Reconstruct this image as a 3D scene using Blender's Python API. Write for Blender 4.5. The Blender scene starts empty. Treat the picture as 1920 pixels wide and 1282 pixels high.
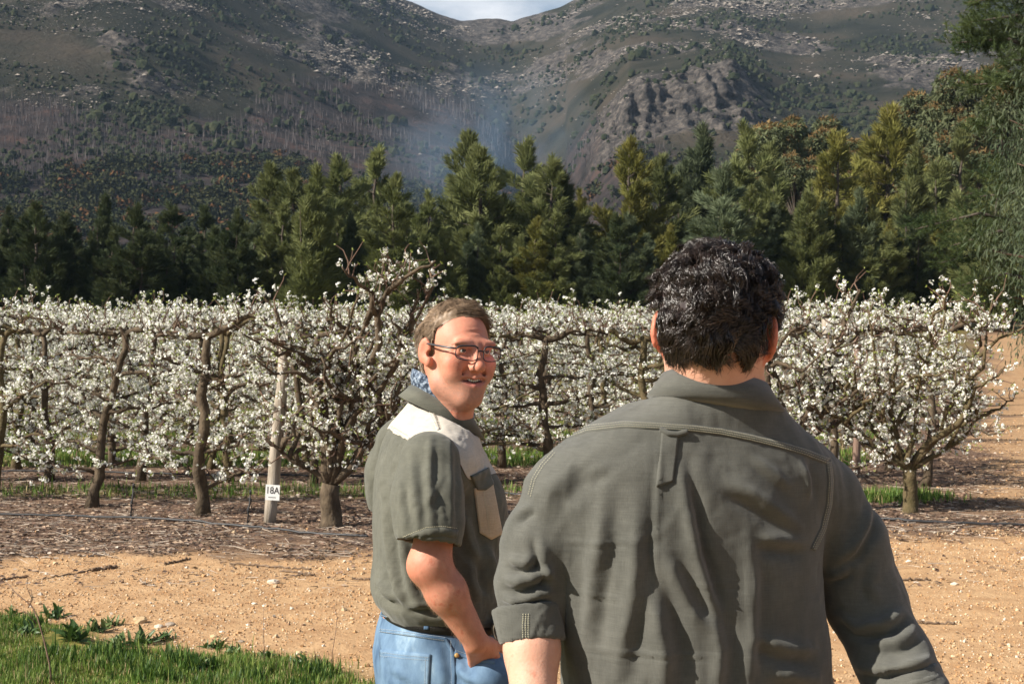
import bpy, math, random
import numpy as np
from mathutils import Vector, Matrix
from mathutils.bvhtree import BVHTree

S = bpy.context.scene
COL = S.collection
R = math.radians

# ------------------------------------------------------------------ camera
FPX = 2667.0                      # focal length in photograph pixels (50 mm on 36 mm, 1920 px)
CAMZ = 1.67
PITCH = math.atan(41 / FPX)       # looking slightly down
cam_d = bpy.data.cameras.new('camera')
cam = bpy.data.objects.new('camera', cam_d)
COL.objects.link(cam)
cam_d.sensor_width = 36.0
cam_d.lens = 50.0
cam_d.clip_start = 0.05
cam_d.clip_end = 6000
cam.location = (0, 0, CAMZ)
cam.rotation_euler = (math.pi / 2 - PITCH, 0, 0)
cam_d.dof.use_dof = True
cam_d.dof.focus_distance = 3.4
cam_d.dof.aperture_fstop = 22
S.camera = cam

# ------------------------------------------------------------------ sun and sky
SUN_DIR = Vector((0.765, 0.30, -0.585)).normalized()     # direction the light travels
sun_d = bpy.data.lights.new('sun', 'SUN')
sun_d.energy = 5.0
sun_d.angle = R(0.53)
sun_d.color = (1.0, 0.93, 0.82)
sun = bpy.data.objects.new('sun', sun_d)
COL.objects.link(sun)
sun.rotation_euler = SUN_DIR.to_track_quat('-Z', 'Y').to_euler()
sun.location = (-20, -10, 30)

world = bpy.data.worlds.new('World')
S.world = world
world.use_nodes = True
wt = world.node_tree
wt.nodes.clear()
wo = wt.nodes.new('ShaderNodeOutputWorld')
bg = wt.nodes.new('ShaderNodeBackground')
sky = wt.nodes.new('ShaderNodeTexSky')
sky.sky_type = 'NISHITA'
sky.sun_disc = False
sky.sun_elevation = math.asin(-SUN_DIR.z)
sky.sun_rotation = math.atan2(-SUN_DIR.x, -SUN_DIR.y)
sky.altitude = 200
bg.inputs['Strength'].default_value = 0.05
wtc = wt.nodes.new('ShaderNodeTexCoord')
wmap = wt.nodes.new('ShaderNodeMapping')
wmap.inputs['Scale'].default_value = (1, 1, 2.6)
wmap.inputs['Location'].default_value = (2.1, 0.7, 0.2)
wn = wt.nodes.new('ShaderNodeTexNoise')
wn.inputs['Scale'].default_value = 3.2
wn.inputs['Detail'].default_value = 9
wn.inputs['Roughness'].default_value = 0.55
wr = wt.nodes.new('ShaderNodeValToRGB')
wr.color_ramp.elements[0].position = 0.53
wr.color_ramp.elements[1].position = 0.67
wmix = wt.nodes.new('ShaderNodeMix'); wmix.data_type = 'RGBA'
wmix.inputs['B'].default_value = (9.6, 9.7, 10.0, 1)     # cloud radiance on the same scale as the sky
wt.links.new(wtc.outputs['Generated'], wmap.inputs['Vector'])
wt.links.new(wmap.outputs['Vector'], wn.inputs['Vector'])
wt.links.new(wn.outputs['Fac'], wr.inputs['Fac'])
wt.links.new(wr.outputs['Color'], wmix.inputs['Factor'])
wt.links.new(sky.outputs['Color'], wmix.inputs['A'])
wt.links.new(wmix.outputs['Result'], bg.inputs['Color'])
wt.links.new(bg.outputs['Background'], wo.inputs['Surface'])

S.view_settings.view_transform = 'Standard'
S.view_settings.look = 'None'
S.view_settings.gamma = 1
S.view_settings.use_curve_mapping = False
S.view_settings.exposure = 1.05
S.cycles.max_bounces = 6
S.cycles.diffuse_bounces = 3
S.cycles.glossy_bounces = 2
S.cycles.transmission_bounces = 4
S.cycles.transparent_max_bounces = 8
S.cycles.volume_bounces = 0
S.cycles.use_denoising = True
S.cycles.sample_clamp_indirect = 6

# ------------------------------------------------------------------ helpers
_cp, _sp = math.cos(PITCH), math.sin(PITCH)
def at(px, py, d):
    """world point at depth d (metres along +Y) seen at photograph pixel px, py"""
    u = (px - 960) / FPX
    v = (641 - py) / FPX
    dy = _cp + v * _sp
    dz = -_sp + v * _cp
    k = d / dy
    return np.array((u * k, d, CAMZ + dz * k))

def gz(x, y):
    """ground height: level near the camera, rising gently past the orchard"""
    y = np.asarray(y, float)
    return 0.046 * np.clip(y - 36, 0, 90)

def lerp(a, b, t): return a + (b - a) * t

def _hash(ix, iy, iz, seed):
    h = (ix * 374761393 + iy * 668265263 + iz * 2147483647 + seed * 1274126177) & 0xffffffff
    h = ((h ^ (h >> 13)) * 1274126177) & 0xffffffff
    h = ((h ^ (h >> 16)) * 2246822519) & 0xffffffff
    h = h ^ (h >> 13)
    return (h & 0xffffff) / float(0xffffff)

def vnoise(P, seed=0):
    P = np.asarray(P, float)
    if P.shape[-1] == 2:
        P = np.concatenate([P, np.zeros(P.shape[:-1] + (1,))], -1)
    i = np.floor(P).astype(np.int64)
    f = P - i
    f = f * f * f * (f * (f * 6 - 15) + 10)
    out = 0
    for dx in (0, 1):
        for dy in (0, 1):
            for dz in (0, 1):
                w = (f[..., 0] if dx else 1 - f[..., 0]) * (f[..., 1] if dy else 1 - f[..., 1]) * (f[..., 2] if dz else 1 - f[..., 2])
                out = out + w * _hash(i[..., 0] + dx, i[..., 1] + dy, i[..., 2] + dz, seed)
    return out * 2 - 1

def fbm(P, seed=0, octv=4, gain=0.5, lac=2.03):
    P = np.asarray(P, float)
    a, s, t = 1.0, 0, 0
    for k in range(octv):
        s = s + a * vnoise(P, seed + k * 17); t += a
        P = P * lac + 3.7; a *= gain
    return s / t

def mesh_np(name, V, faces, mats=None, smooth=True, midx=None):
    V = np.asarray(V, np.float32).reshape(-1, 3)
    if isinstance(faces, np.ndarray): faces = [faces]
    faces = [np.asarray(f, np.int32) for f in faces if len(f)]
    me = bpy.data.meshes.new(name)
    nl = sum(f.size for f in faces); npoly = sum(len(f) for f in faces)
    me.vertices.add(len(V)); me.loops.add(nl); me.polygons.add(npoly)
    me.vertices.foreach_set('co', V.ravel())
    me.loops.foreach_set('vertex_index', np.concatenate([f.ravel() for f in faces]))
    ls, o = [], 0
    for f in faces:
        k = f.shape[1]
        ls.append(o + np.arange(len(f)) * k); o += f.size
    me.polygons.foreach_set('loop_start', np.concatenate(ls).astype(np.int32))
    if midx is not None:
        me.polygons.foreach_set('material_index', np.asarray(midx, np.int32))
    me.polygons.foreach_set('use_smooth', np.full(npoly, smooth, bool))
    me.update(calc_edges=True)
    me.validate()
    for m in (mats if isinstance(mats, (list, tuple)) else [mats]):
        if m is not None: me.materials.append(m)
    return me

def link(name, data, parent=None, loc=None):
    o = bpy.data.objects.new(name, data)
    COL.objects.link(o)
    if parent is not None: o.parent = parent
    if loc is not None: o.location = loc
    return o

def tag(o, label=None, cat=None, group=None, kind=None):
    if label: o['label'] = label
    if cat: o['category'] = cat
    if group: o['group'] = group
    if kind: o['kind'] = kind
    return o

def thing(name, label, cat, loc=(0, 0, 0), rz=0, group=None):
    o = bpy.data.objects.new(name, None)
    COL.objects.link(o)
    o.location = loc; o.rotation_euler = (0, 0, rz); o.empty_display_size = 0.1
    return tag(o, label, cat, group)

def tube(P, r, sides=7, cap=True):
    """swept tube along points P with radii r -> V, [quads, tris]"""
    P = np.asarray(P, float); n = len(P)
    r = np.broadcast_to(np.asarray(r, float), (n,))
    T = np.gradient(P, axis=0); T /= np.linalg.norm(T, axis=1)[:, None] + 1e-12
    ref = np.array((0.31, 0.94, 0.13))
    N = np.zeros_like(P)
    a = np.cross(T[0], ref); a /= np.linalg.norm(a) + 1e-12
    for i in range(n):
        a = a - T[i] * a.dot(T[i]); a /= np.linalg.norm(a) + 1e-12
        N[i] = a
    B = np.cross(T, N)
    th = np.arange(sides) * 2 * math.pi / sides
    V = P[:, None, :] + r[:, None, None] * (np.cos(th)[None, :, None] * N[:, None, :] + np.sin(th)[None, :, None] * B[:, None, :])
    V = V.reshape(-1, 3)
    i = np.arange(n - 1)[:, None] * sides; j = np.arange(sides)[None]; j2 = (j + 1) % sides
    Q = np.stack([i + j, i + j2, i + sides + j2, i + sides + j], -1).reshape(-1, 4)
    F = [Q]
    if cap:
        V = np.concatenate([V, P[:1], P[-1:]])
        k = n * sides; jj = np.arange(sides); jj2 = (jj + 1) % sides
        F.append(np.concatenate([np.stack([jj2, jj, np.full(sides, k)], -1),
                                 np.stack([(n - 1) * sides + jj, (n - 1) * sides + jj2, np.full(sides, k + 1)], -1)]))
    return V, F

class MB:
    """collects V, F pieces into one mesh"""
    def __init__(s): s.V = []; s.F = {}; s.n = 0
    def add(s, V, faces, m=0):
        V = np.asarray(V, float).reshape(-1, 3)
        if isinstance(faces, np.ndarray): faces = [faces]
        for f in faces:
            f = np.asarray(f)
            if len(f): s.F.setdefault((f.shape[1], m), []).append(f + s.n)
        s.V.append(V); s.n += len(V)
    def tube(s, P, r, sides=7, m=0, cap=True): s.add(*tube(P, r, sides, cap), m)
    def box(s, c, size, rot=None, m=0):
        k = np.array([(x, y, z) for x in (-1, 1) for y in (-1, 1) for z in (-1, 1)], float) * np.asarray(size) / 2
        if rot is not None: k = k @ np.asarray(rot).T
        s.add(k + np.asarray(c), np.array([(0, 1, 3, 2), (4, 6, 7, 5), (0, 4, 5, 1), (2, 3, 7, 6), (0, 2, 6, 4), (1, 5, 7, 3)]), m)
    def mesh(s, name, mats, smooth=True):
        keys = sorted(s.F)
        faces = [np.concatenate(s.F[k]) for k in keys]
        mi = np.concatenate([np.full(len(f), k[1]) for f, k in zip(faces, keys)])
        return mesh_np(name, np.concatenate(s.V), faces, mats, smooth, mi)

def rand_rot(rng, n):
    q = rng.normal(size=(n, 4)); q /= np.linalg.norm(q, axis=1)[:, None]
    w, x, y, z = q.T
    return np.stack([np.stack([1 - 2 * (y * y + z * z), 2 * (x * y - z * w), 2 * (x * z + y * w)], -1),
                     np.stack([2 * (x * y + z * w), 1 - 2 * (x * x + z * z), 2 * (y * z - x * w)], -1),
                     np.stack([2 * (x * z - y * w), 2 * (y * z + x * w), 1 - 2 * (x * x + y * y)], -1)], 1)

def scatter(TV, TF, pos, rot, scl):
    """copies of a small template baked into arrays"""
    n = len(pos)
    scl = np.asarray(scl, float)
    if scl.ndim == 1: scl = scl[:, None]
    V = TV[None] * scl[:, None, :]
    V = np.einsum('nij,nkj->nki', rot, V) + np.asarray(pos)[:, None, :]
    F = (TF[None] + (np.arange(n) * len(TV))[:, None, None]).reshape(-1, TF.shape[1])
    return V.reshape(-1, 3), F

def rotz(a):
    c, s = np.cos(a), np.sin(a); z = np.zeros_like(c); o = np.ones_like(c)
    return np.stack([np.stack([c, -s, z], -1), np.stack([s, c, z], -1), np.stack([z, z, o], -1)], 1)

# ------------------------------------------------------------------ materials
def nd(nt, kind, **kw):
    n = nt.nodes.new(kind)
    for k, v in kw.items(): setattr(n, k, v)
    return n

def material(name, c1, c2=None, scale=8, rough=0.8, detail=5, bump=0.0, bump_scale=None, c3=None, spec=0.3, coord='Object',
             sss=0, sss_radius=(1, .3, .2), sss_scale=0.01, stretch=None, lo=0.35, hi=0.65, trans=0, rnd=0.0, attr=None, sheen=0, bump_dist=0.01):
    m = bpy.data.materials.new(name); m.use_nodes = True
    nt = m.node_tree; b = nt.nodes['Principled BSDF']
    b.inputs['Roughness'].default_value = rough
    b.inputs['Specular IOR Level'].default_value = spec
    if sheen: b.inputs['Sheen Weight'].default_value = sheen
    c2 = c2 or tuple(x * 0.7 for x in c1)
    tc = nd(nt, 'ShaderNodeTexCoord')
    vec = tc.outputs[coord]
    if stretch:
        mp = nd(nt, 'ShaderNodeMapping'); mp.inputs['Scale'].default_value = stretch
        nt.links.new(vec, mp.inputs['Vector']); vec = mp.outputs['Vector']
    n = nd(nt, 'ShaderNodeTexNoise'); n.inputs['Scale'].default_value = scale; n.inputs['Detail'].default_value = detail
    n.inputs['Roughness'].default_value = 0.6
    nt.links.new(vec, n.inputs['Vector'])
    rp = nd(nt, 'ShaderNodeValToRGB')
    e = rp.color_ramp.elements
    e[0].position = lo; e[0].color = (*c1, 1); e[1].position = hi; e[1].color = (*c2, 1)
    if c3: x = e.new(min(hi + 0.12, .98)); x.color = (*c3, 1)
    nt.links.new(n.outputs['Fac'], rp.inputs['Fac'])
    col = rp.outputs['Color']
    if rnd:
        oi = nd(nt, 'ShaderNodeObjectInfo')
        hs = nd(nt, 'ShaderNodeHueSaturation')
        mr = nd(nt, 'ShaderNodeMapRange'); mr.inputs['To Min'].default_value = 1 - rnd; mr.inputs['To Max'].default_value = 1 + rnd
        nt.links.new(oi.outputs['Random'], mr.inputs['Value']); nt.links.new(mr.outputs['Result'], hs.inputs['Value'])
        nt.links.new(col, hs.inputs['Color']); col = hs.outputs['Color']
    if attr:
        for aname, acol in attr:
            an = nd(nt, 'ShaderNodeAttribute'); an.attribute_name = aname
            mx = nd(nt, 'ShaderNodeMix'); mx.data_type = 'RGBA'; mx.inputs['B'].default_value = (*acol, 1)
            nt.links.new(an.outputs['Fac'], mx.inputs['Factor']); nt.links.new(col, mx.inputs['A']); col = mx.outputs['Result']
    nt.links.new(col, b.inputs['Base Color'])
    if sss:
        b.inputs['Subsurface Weight'].default_value = sss
        b.inputs['Subsurface Radius'].default_value = sss_radius
        b.inputs['Subsurface Scale'].default_value = sss_scale
    if bump:
        bn = nd(nt, 'ShaderNodeTexNoise'); bn.inputs['Scale'].default_value = bump_scale or scale * 4; bn.inputs['Detail'].default_value = 6
        nt.links.new(vec, bn.inputs['Vector'])
        bp = nd(nt, 'ShaderNodeBump'); bp.inputs['Strength'].default_value = bump; bp.inputs['Distance'].default_value = bump_dist
        nt.links.new(bn.outputs['Fac'], bp.inputs['Height']); nt.links.new(bp.outputs['Normal'], b.inputs['Normal'])
    if trans:
        out = nt.nodes['Material Output']
        tr = nd(nt, 'ShaderNodeBsdfTranslucent'); nt.links.new(col, tr.inputs['Color'])
        ms = nd(nt, 'ShaderNodeMixShader'); ms.inputs['Fac'].default_value = trans
        nt.links.new(b.outputs['BSDF'], ms.inputs[1]); nt.links.new(tr.outputs['BSDF'], ms.inputs[2])
        nt.links.new(ms.outputs['Shader'], out.inputs['Surface'])
    return m
# ------------------------------------------------------------------ the setting: ground, lane, mountain
M = {}
def ground_material():
    m = bpy.data.materials.new('orchard_floor'); m.use_nodes = True
    nt = m.node_tree; b = nt.nodes['Principled BSDF']; b.inputs['Roughness'].default_value = 0.95
    b.inputs['Specular IOR Level'].default_value = 0.1
    tc = nd(nt, 'ShaderNodeTexCoord')
    def noise(sc, det=6, stretch=None):
        v = tc.outputs['Object']
        if stretch:
            mp = nd(nt, 'ShaderNodeMapping'); mp.inputs['Scale'].default_value = stretch; nt.links.new(v, mp.inputs['Vector']); v = mp.outputs['Vector']
        n = nd(nt, 'ShaderNodeTexNoise'); n.inputs['Scale'].default_value = sc; n.inputs['Detail'].default_value = det
        n.inputs['Roughness'].default_value = 0.65
        nt.links.new(v, n.inputs['Vector']); return n.outputs['Fac']
    def ramp(f, stops):
        r = nd(nt, 'ShaderNodeValToRGB'); e = r.color_ramp.elements
        e[0].position, e[0].color = stops[0][0], (*stops[0][1], 1)
        e[1].position, e[1].color = stops[1][0], (*stops[1][1], 1)
        for p, c in stops[2:]: x = e.new(p); x.color = (*c, 1)
        nt.links.new(f, r.inputs['Fac']); return r.outputs['Color']
    mulch = ramp(noise(22, 8, (1, 1.6, 1)), [(0.38, (.055, .034, .025)), (0.62, (.20, .13, .09)), (.78, (.32, .23, .17))])
    soil = ramp(noise(5, 10), [(0.35, (.33, .195, .100)), (0.65, (.46, .30, .165))])
    an = nd(nt, 'ShaderNodeAttribute'); an.attribute_name = 'sand'
    mx = nd(nt, 'ShaderNodeMix'); mx.data_type = 'RGBA'
    nt.links.new(an.outputs['Fac'], mx.inputs['Factor']); nt.links.new(mulch, mx.inputs['A']); nt.links.new(soil, mx.inputs['B'])
    ag = nd(nt, 'ShaderNodeAttribute'); ag.attribute_name = 'turf'
    mg = nd(nt, 'ShaderNodeMix'); mg.data_type = 'RGBA'
    turf = ramp(noise(9, 6), [(0.38, (.075, .085, .02)), (0.6, (.20, .17, .045))])
    nt.links.new(ag.outputs['Fac'], mg.inputs['Factor']); nt.links.new(mx.outputs['Result'], mg.inputs['A']); nt.links.new(turf, mg.inputs['B'])
    nt.links.new(mg.outputs['Result'], b.inputs['Base Color'])
    bp = nd(nt, 'ShaderNodeBump'); bp.inputs['Strength'].default_value = 0.7; bp.inputs['Distance'].default_value = 0.02
    nt.links.new(noise(30, 8), bp.inputs['Height']); nt.links.new(bp.outputs['Normal'], b.inputs['Normal'])
    return m

def smooth(a, b, x):
    t = np.clip((x - a) / (b - a), 0, 1); return t * t * (3 - 2 * t)

def lane_x(y):                 # left edge of the side lane running up to the forest
    return 3.75 + 0.335 * (y - 12)
def sand_mask(x, y):
    n = fbm(np.stack([x * 1.3, y * 1.3], -1), 5, 4) * 0.55
    n2 = fbm(np.stack([x * 5, y * 5], -1), 9, 3) * 0.5
    front = smooth(10.75, 10.3, y + n * .9 + n2 * .5 - 0.17 * x)
    lane = smooth(0.0, 0.5, x - lane_x(y) - n - n2) * smooth(11.0, 13.5, y + n * 2) * .75
    lane2 = 0 * front
    return np.clip(np.maximum(np.maximum(front, lane), lane2), 0, 1)
STRIPS = ((13.75, .35, .55), (17.2, .95, 1), (20.4, .6, 1), (23.0, .6, 1), (25.8, .6, 1), (28.4, .6, 1), (31, .6, 1))
def turf_mask(x, y):
    n = fbm(np.stack([x * 1.7, y * 1.7], -1), 21, 4) * 0.5
    near = smooth(7.95, 7.45, y + n * .7 + 0.62 * (x + 2.6)) * (x < 0.3)
    strips = np.zeros_like(x)
    for yr, hw, am in STRIPS:
        strips = np.maximum(strips, am * smooth(hw + .25, hw - .2, np.abs(y - yr - 0.3 * n)) * smooth(.05, -.25, x - lane_x(y) + 1.2 + n) * smooth(-.35, .1, n + .1))
    far = smooth(33, 37, y) * smooth(0, -1.5, x - lane_x(y) + n)
    return np.clip(np.maximum(np.maximum(near, strips * .8), far), 0, 1)

def build_ground():
    ys = np.concatenate([np.linspace(-14, 3, 12), np.arange(3.2, 11, .085), np.arange(11, 36, .2), np.linspace(36.5, 130, 40), np.array([200., 500, 1500, 3000])])
    xs = np.concatenate([np.array([-3000., -1200, -500, -200, -100, -60, -40, -25]), np.linspace(-18, -5.2, 24), np.arange(-5, 6, .085), np.linspace(6.1, 20, 50), np.array([25., 40, 60, 100, 200, 500, 1200, 3000])])
    X, Y = np.meshgrid(xs, ys, indexing='ij')
    Z = gz(X, Y) + np.where(Y < 40, 0.012 * fbm(np.stack([X * 1.5, Y * 1.5], -1), 3, 4) * (Y > 4), 0)
    # wheel-worn lane lies a little lower, the verge is a slight bank
    Z = Z + 0.03 * turf_mask(X, Y) * (Y < 9) - 0.015 * sand_mask(X, Y)
    nx, ny = X.shape
    i = (np.arange(nx - 1)[:, None] * ny + np.arange(ny - 1)[None]).ravel()
    F = np.stack([i, i + ny, i + ny + 1, i + 1], -1)
    me = mesh_np('ground', np.stack([X, Y, Z], -1), F, ground_material())
    for nm, val in (('sand', sand_mask(X, Y)), ('turf', turf_mask(X, Y))):
        a = me.attributes.new(nm, 'FLOAT', 'POINT'); a.data.foreach_set('value', val.astype(np.float32).ravel())
    o = link('ground', me); tag(o, 'orchard floor of brown leaf litter with a sandy orange farm track', kind='structure')
    return o
build_ground()

def ground_z(x, y):
    x = np.asarray(x, float); y = np.asarray(y, float)
    z = gz(x, y) + np.where(y < 40, 0.012 * fbm(np.stack([x * 1.5, y * 1.5], -1), 3, 4) * (y > 4), 0)
    return z + 0.03 * turf_mask(x, y) * (y < 9) - 0.015 * sand_mask(x, y)

# ---- mountain: a height field in (u = X/Y, distance) with the saddle where the photograph shows it
RX = np.array([-2600, -900, -300, 0, 350, 600, 700, 745, 775, 820, 868, 900, 930, 960, 1000, 1050, 1090, 1150, 1300, 1600, 1920, 2400, 3200, 4600.])
RY = np.array([-60, -260, -230, -170, -110, -60, -28, -4, 8, 28, 42, 38, 36, 42, 30, 16, -4, -30, -75, -120, -170, -260, -300, -120.])
R0, R1 = 105.0, 900.0
def mtn(u, t, detail=True):
    """u, t in 0..1 -> X, Y, Z and rockiness"""
    px = 960 + u * FPX
    er = (600 - np.interp(px, RX, RY)) / FPX
    e0 = 0.008
    # the gully under the saddle and the cliff right of it
    wc = np.exp(-((px - 1275) / 150.) ** 2)
    te = t
    e = e0 + (er - e0) * te
    # cliff band between e = .125 and .17
    c0, c1 = 0.128, 0.163
    step = smooth(0.42, 0.47, t)
    ec = np.where(t < .42, e0 + (c0 - e0) * t / .42, np.where(t < .47, c0 + (c1 - c0) * step, c1 + (er - c1) * (t - .47) / .53))
    e = e + (ec - e) * np.clip(wc * 1.5, 0, 1) * (px > 1060)
    r = R0 + (R1 - R0) * t
    # the left mass stands nearer: its ridge comes towards the camera
    rr = r - 230 * smooth(900, 200, px) * smooth(0.15, 1, t)
    gul = np.exp(-((px - (905 + (1 - t) * 210)) / 70.) ** 2) * np.sin(np.clip(t, 0, 1) * math.pi)
    X = u * rr; Y = rr; Z = CAMZ + e * rr
    P = np.stack([X / 130, Y / 130, Z / 130], -1)
    env = np.sin(np.clip(t * 1.02, 0, 1) * math.pi) ** 0.6
    Z = Z + env * (12 * fbm(P, 2, 5)) - 16 * gul
    rock = smooth(-.12, .25, fbm(np.stack([X / 60, Y / 90, Z / 22], -1), 31, 5) + 0.55 * smooth(.45, .95, t) - .36)
    cl = np.clip(wc * 1.5, 0, 1) * (px > 1060) * smooth(.395, .425, t) * smooth(.53, .48, t)
    py = 600 - (Z - CAMZ) / rr * FPX
    rock = np.clip(np.maximum(rock * smooth(230, 130, py), cl), 0, 1)
    if detail:
        q = np.stack([X / 15, Y / 15, Z / 9], -1)
        Z = Z + rock * env * 4.5 * (np.abs(fbm(q, 44, 4)) * 2 - .3) * (0.4 + 0.6 * t)
        Y = Y - cl * (7 * np.abs(fbm(np.stack([X / 9, Z / 40, Z * 0], -1), 47, 6, .65)) * 2 + 3.0 * fbm(np.stack([X / 14, Z / 2.5, Z * 0], -1), 49, 3)) - rock * 3.2 * fbm(q * 1.7, 48, 4, .6)
    return X, Y, Z, rock

def mountain_material():
    m = bpy.data.materials.new('mountain_scrub'); m.use_nodes = True
    nt = m.node_tree; b = nt.nodes['Principled BSDF']; b.inputs['Roughness'].default_value = 1; b.inputs['Specular IOR Level'].default_value = 0.05
    tc = nd(nt, 'ShaderNodeTexCoord')
    def noise(sc, det=6, stretch=None, rough=.6):
        v = tc.outputs['Object']
        if stretch:
            mp = nd(nt, 'ShaderNodeMapping'); mp.inputs['Scale'].default_value = stretch; nt.links.new(v, mp.inputs['Vector']); v = mp.outputs['Vector']
        n = nd(nt, 'ShaderNodeTexNoise'); n.inputs['Scale'].default_value = sc; n.inputs['Detail'].default_value = det; n.inputs['Roughness'].default_value = rough
        nt.links.new(v, n.inputs['Vector']); return n.outputs['Fac']
    def ramp(f, stops):
        r = nd(nt, 'ShaderNodeValToRGB'); e = r.color_ramp.elements
        e[0].position, e[0].color = stops[0][0], (*stops[0][1], 1); e[1].position, e[1].color = stops[1][0], (*stops[1][1], 1)
        for p, c in stops[2:]: x = e.new(p); x.color = (*c, 1)
        nt.links.new(f, r.inputs['Fac']); return r.outputs['Color']
    def mix(f, a, c):
        x = nd(nt, 'ShaderNodeMix'); x.data_type = 'RGBA'; nt.links.new(f, x.inputs['Factor']); nt.links.new(a, x.inputs['A']); nt.links.new(c, x.inputs['B']); return x.outputs['Result']
    scrub = ramp(noise(.02, 8), [(0.36, (.014, .016, .012)), (0.50, (.032, .031, .022)), (.64, (.056, .046, .034))])
    burnt = ramp(noise(.09, 8), [(0.35, (.016, .015, .015)), (0.55, (.044, .035, .033)), (.7, (.085, .052, .042))])
    rock = ramp(noise(.30, 10, (1, 1, 1.5), .78), [(0.36, (.016, .015, .015)), (0.50, (.06, .054, .050)), (.66, (.17, .145, .125))])
    ab = nd(nt, 'ShaderNodeAttribute'); ab.attribute_name = 'burnt'
    ar = nd(nt, 'ShaderNodeAttribute'); ar.attribute_name = 'rock'
    col = mix(ab.outputs['Fac'], scrub, burnt)
    # broken edge between rock and scrub
    ad = nd(nt, 'ShaderNodeMath', operation='ADD'); nt.links.new(ar.outputs['Fac'], ad.inputs[0]); nt.links.new(noise(.16, 8, None, .8), ad.inputs[1])
    mr = nd(nt, 'ShaderNodeMapRange'); mr.inputs['From Min'].default_value = 0.84; mr.inputs['From Max'].default_value = 1.1
    nt.links.new(ad.outputs[0], mr.inputs['Value'])
    col = mix(mr.outputs['Result'], col, rock)
    nt.links.new(col, b.inputs['Base Color'])
    bp = nd(nt, 'ShaderNodeBump'); bp.inputs['Strength'].default_value = 0.9; bp.inputs['Distance'].default_value = 2.0
    nt.links.new(noise(.35, 8, None, .7), bp.inputs['Height']); nt.links.new(bp.outputs['Normal'], b.inputs['Normal'])
    return m

def py_of(u, t):
    px = 960 + u * FPX
    er = (600 - np.interp(px, RX, RY)) / FPX
    return 600 - FPX * (0.008 + (er - .008) * t)
def t_of(u, py):
    px = 960 + u * FPX
    er = (600 - np.interp(px, RX, RY)) / FPX
    return ((600 - py) / FPX - .008) / (er - .008)
def burnt_mask(u, t):
    px = 960 + u * FPX; py = py_of(u, t)
    n = fbm(np.stack([u * 9, t * 9], -1), 71, 4)
    upper = np.interp(px, [0, 300, 620, 850, 1000, 1150, 1300], [185, 215, 165, 180, 245, 285, 340])
    return smooth(-14, 22, py - upper + 45 * n)

def build_mountain():
    uu = np.concatenate([np.linspace(-1.4, -.42, 34), np.linspace(-.41, .41, 430), np.linspace(.42, 1.4, 34)])
    tt = np.concatenate([np.linspace(0, .16, 20), np.linspace(.165, .40, 70), np.linspace(.403, .49, 60), np.linspace(.495, 1.0, 150), np.linspace(1.01, 1.3, 10)])
    U, T = np.meshgrid(uu, tt, indexing='ij')
    Tc = np.minimum(T, 1)
    X, Y, Z, rock = mtn(U, Tc)
    back = np.maximum(T - 1, 0) * 900        # the far side falls away behind the ridge
    Y = Y + back; X = X + U * back; Z = Z - back * .35
    nx, ny = X.shape
    i = (np.arange(nx - 1)[:, None] * ny + np.arange(ny - 1)[None]).ravel()
    F = np.stack([i, i + ny, i + ny + 1, i + 1], -1)
    me = mesh_np('mountain', np.stack([X, Y, Z], -1), F, mountain_material())
    for nm, val in (('rock', rock), ('burnt', burnt_mask(U, Tc))):
        a = me.attributes.new(nm, 'FLOAT', 'POINT'); a.data.foreach_set('value', val.astype(np.float32).ravel())
    o = link('mountain', me); tag(o, 'rocky scrub covered mountain slope with a saddle on the skyline', kind='structure')
build_mountain()

def ico(sub=1):
    import bmesh
    bm = bmesh.new(); bmesh.ops.create_icosphere(bm, subdivisions=sub, radius=1)
    V = np.array([v.co[:] for v in bm.verts]); F = np.array([[v.index for v in f.verts] for f in bm.faces]); bm.free()
    return V, F
ICO1, ICO1F = ico(1)
ICO2, ICO2F = ico(2)

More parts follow.
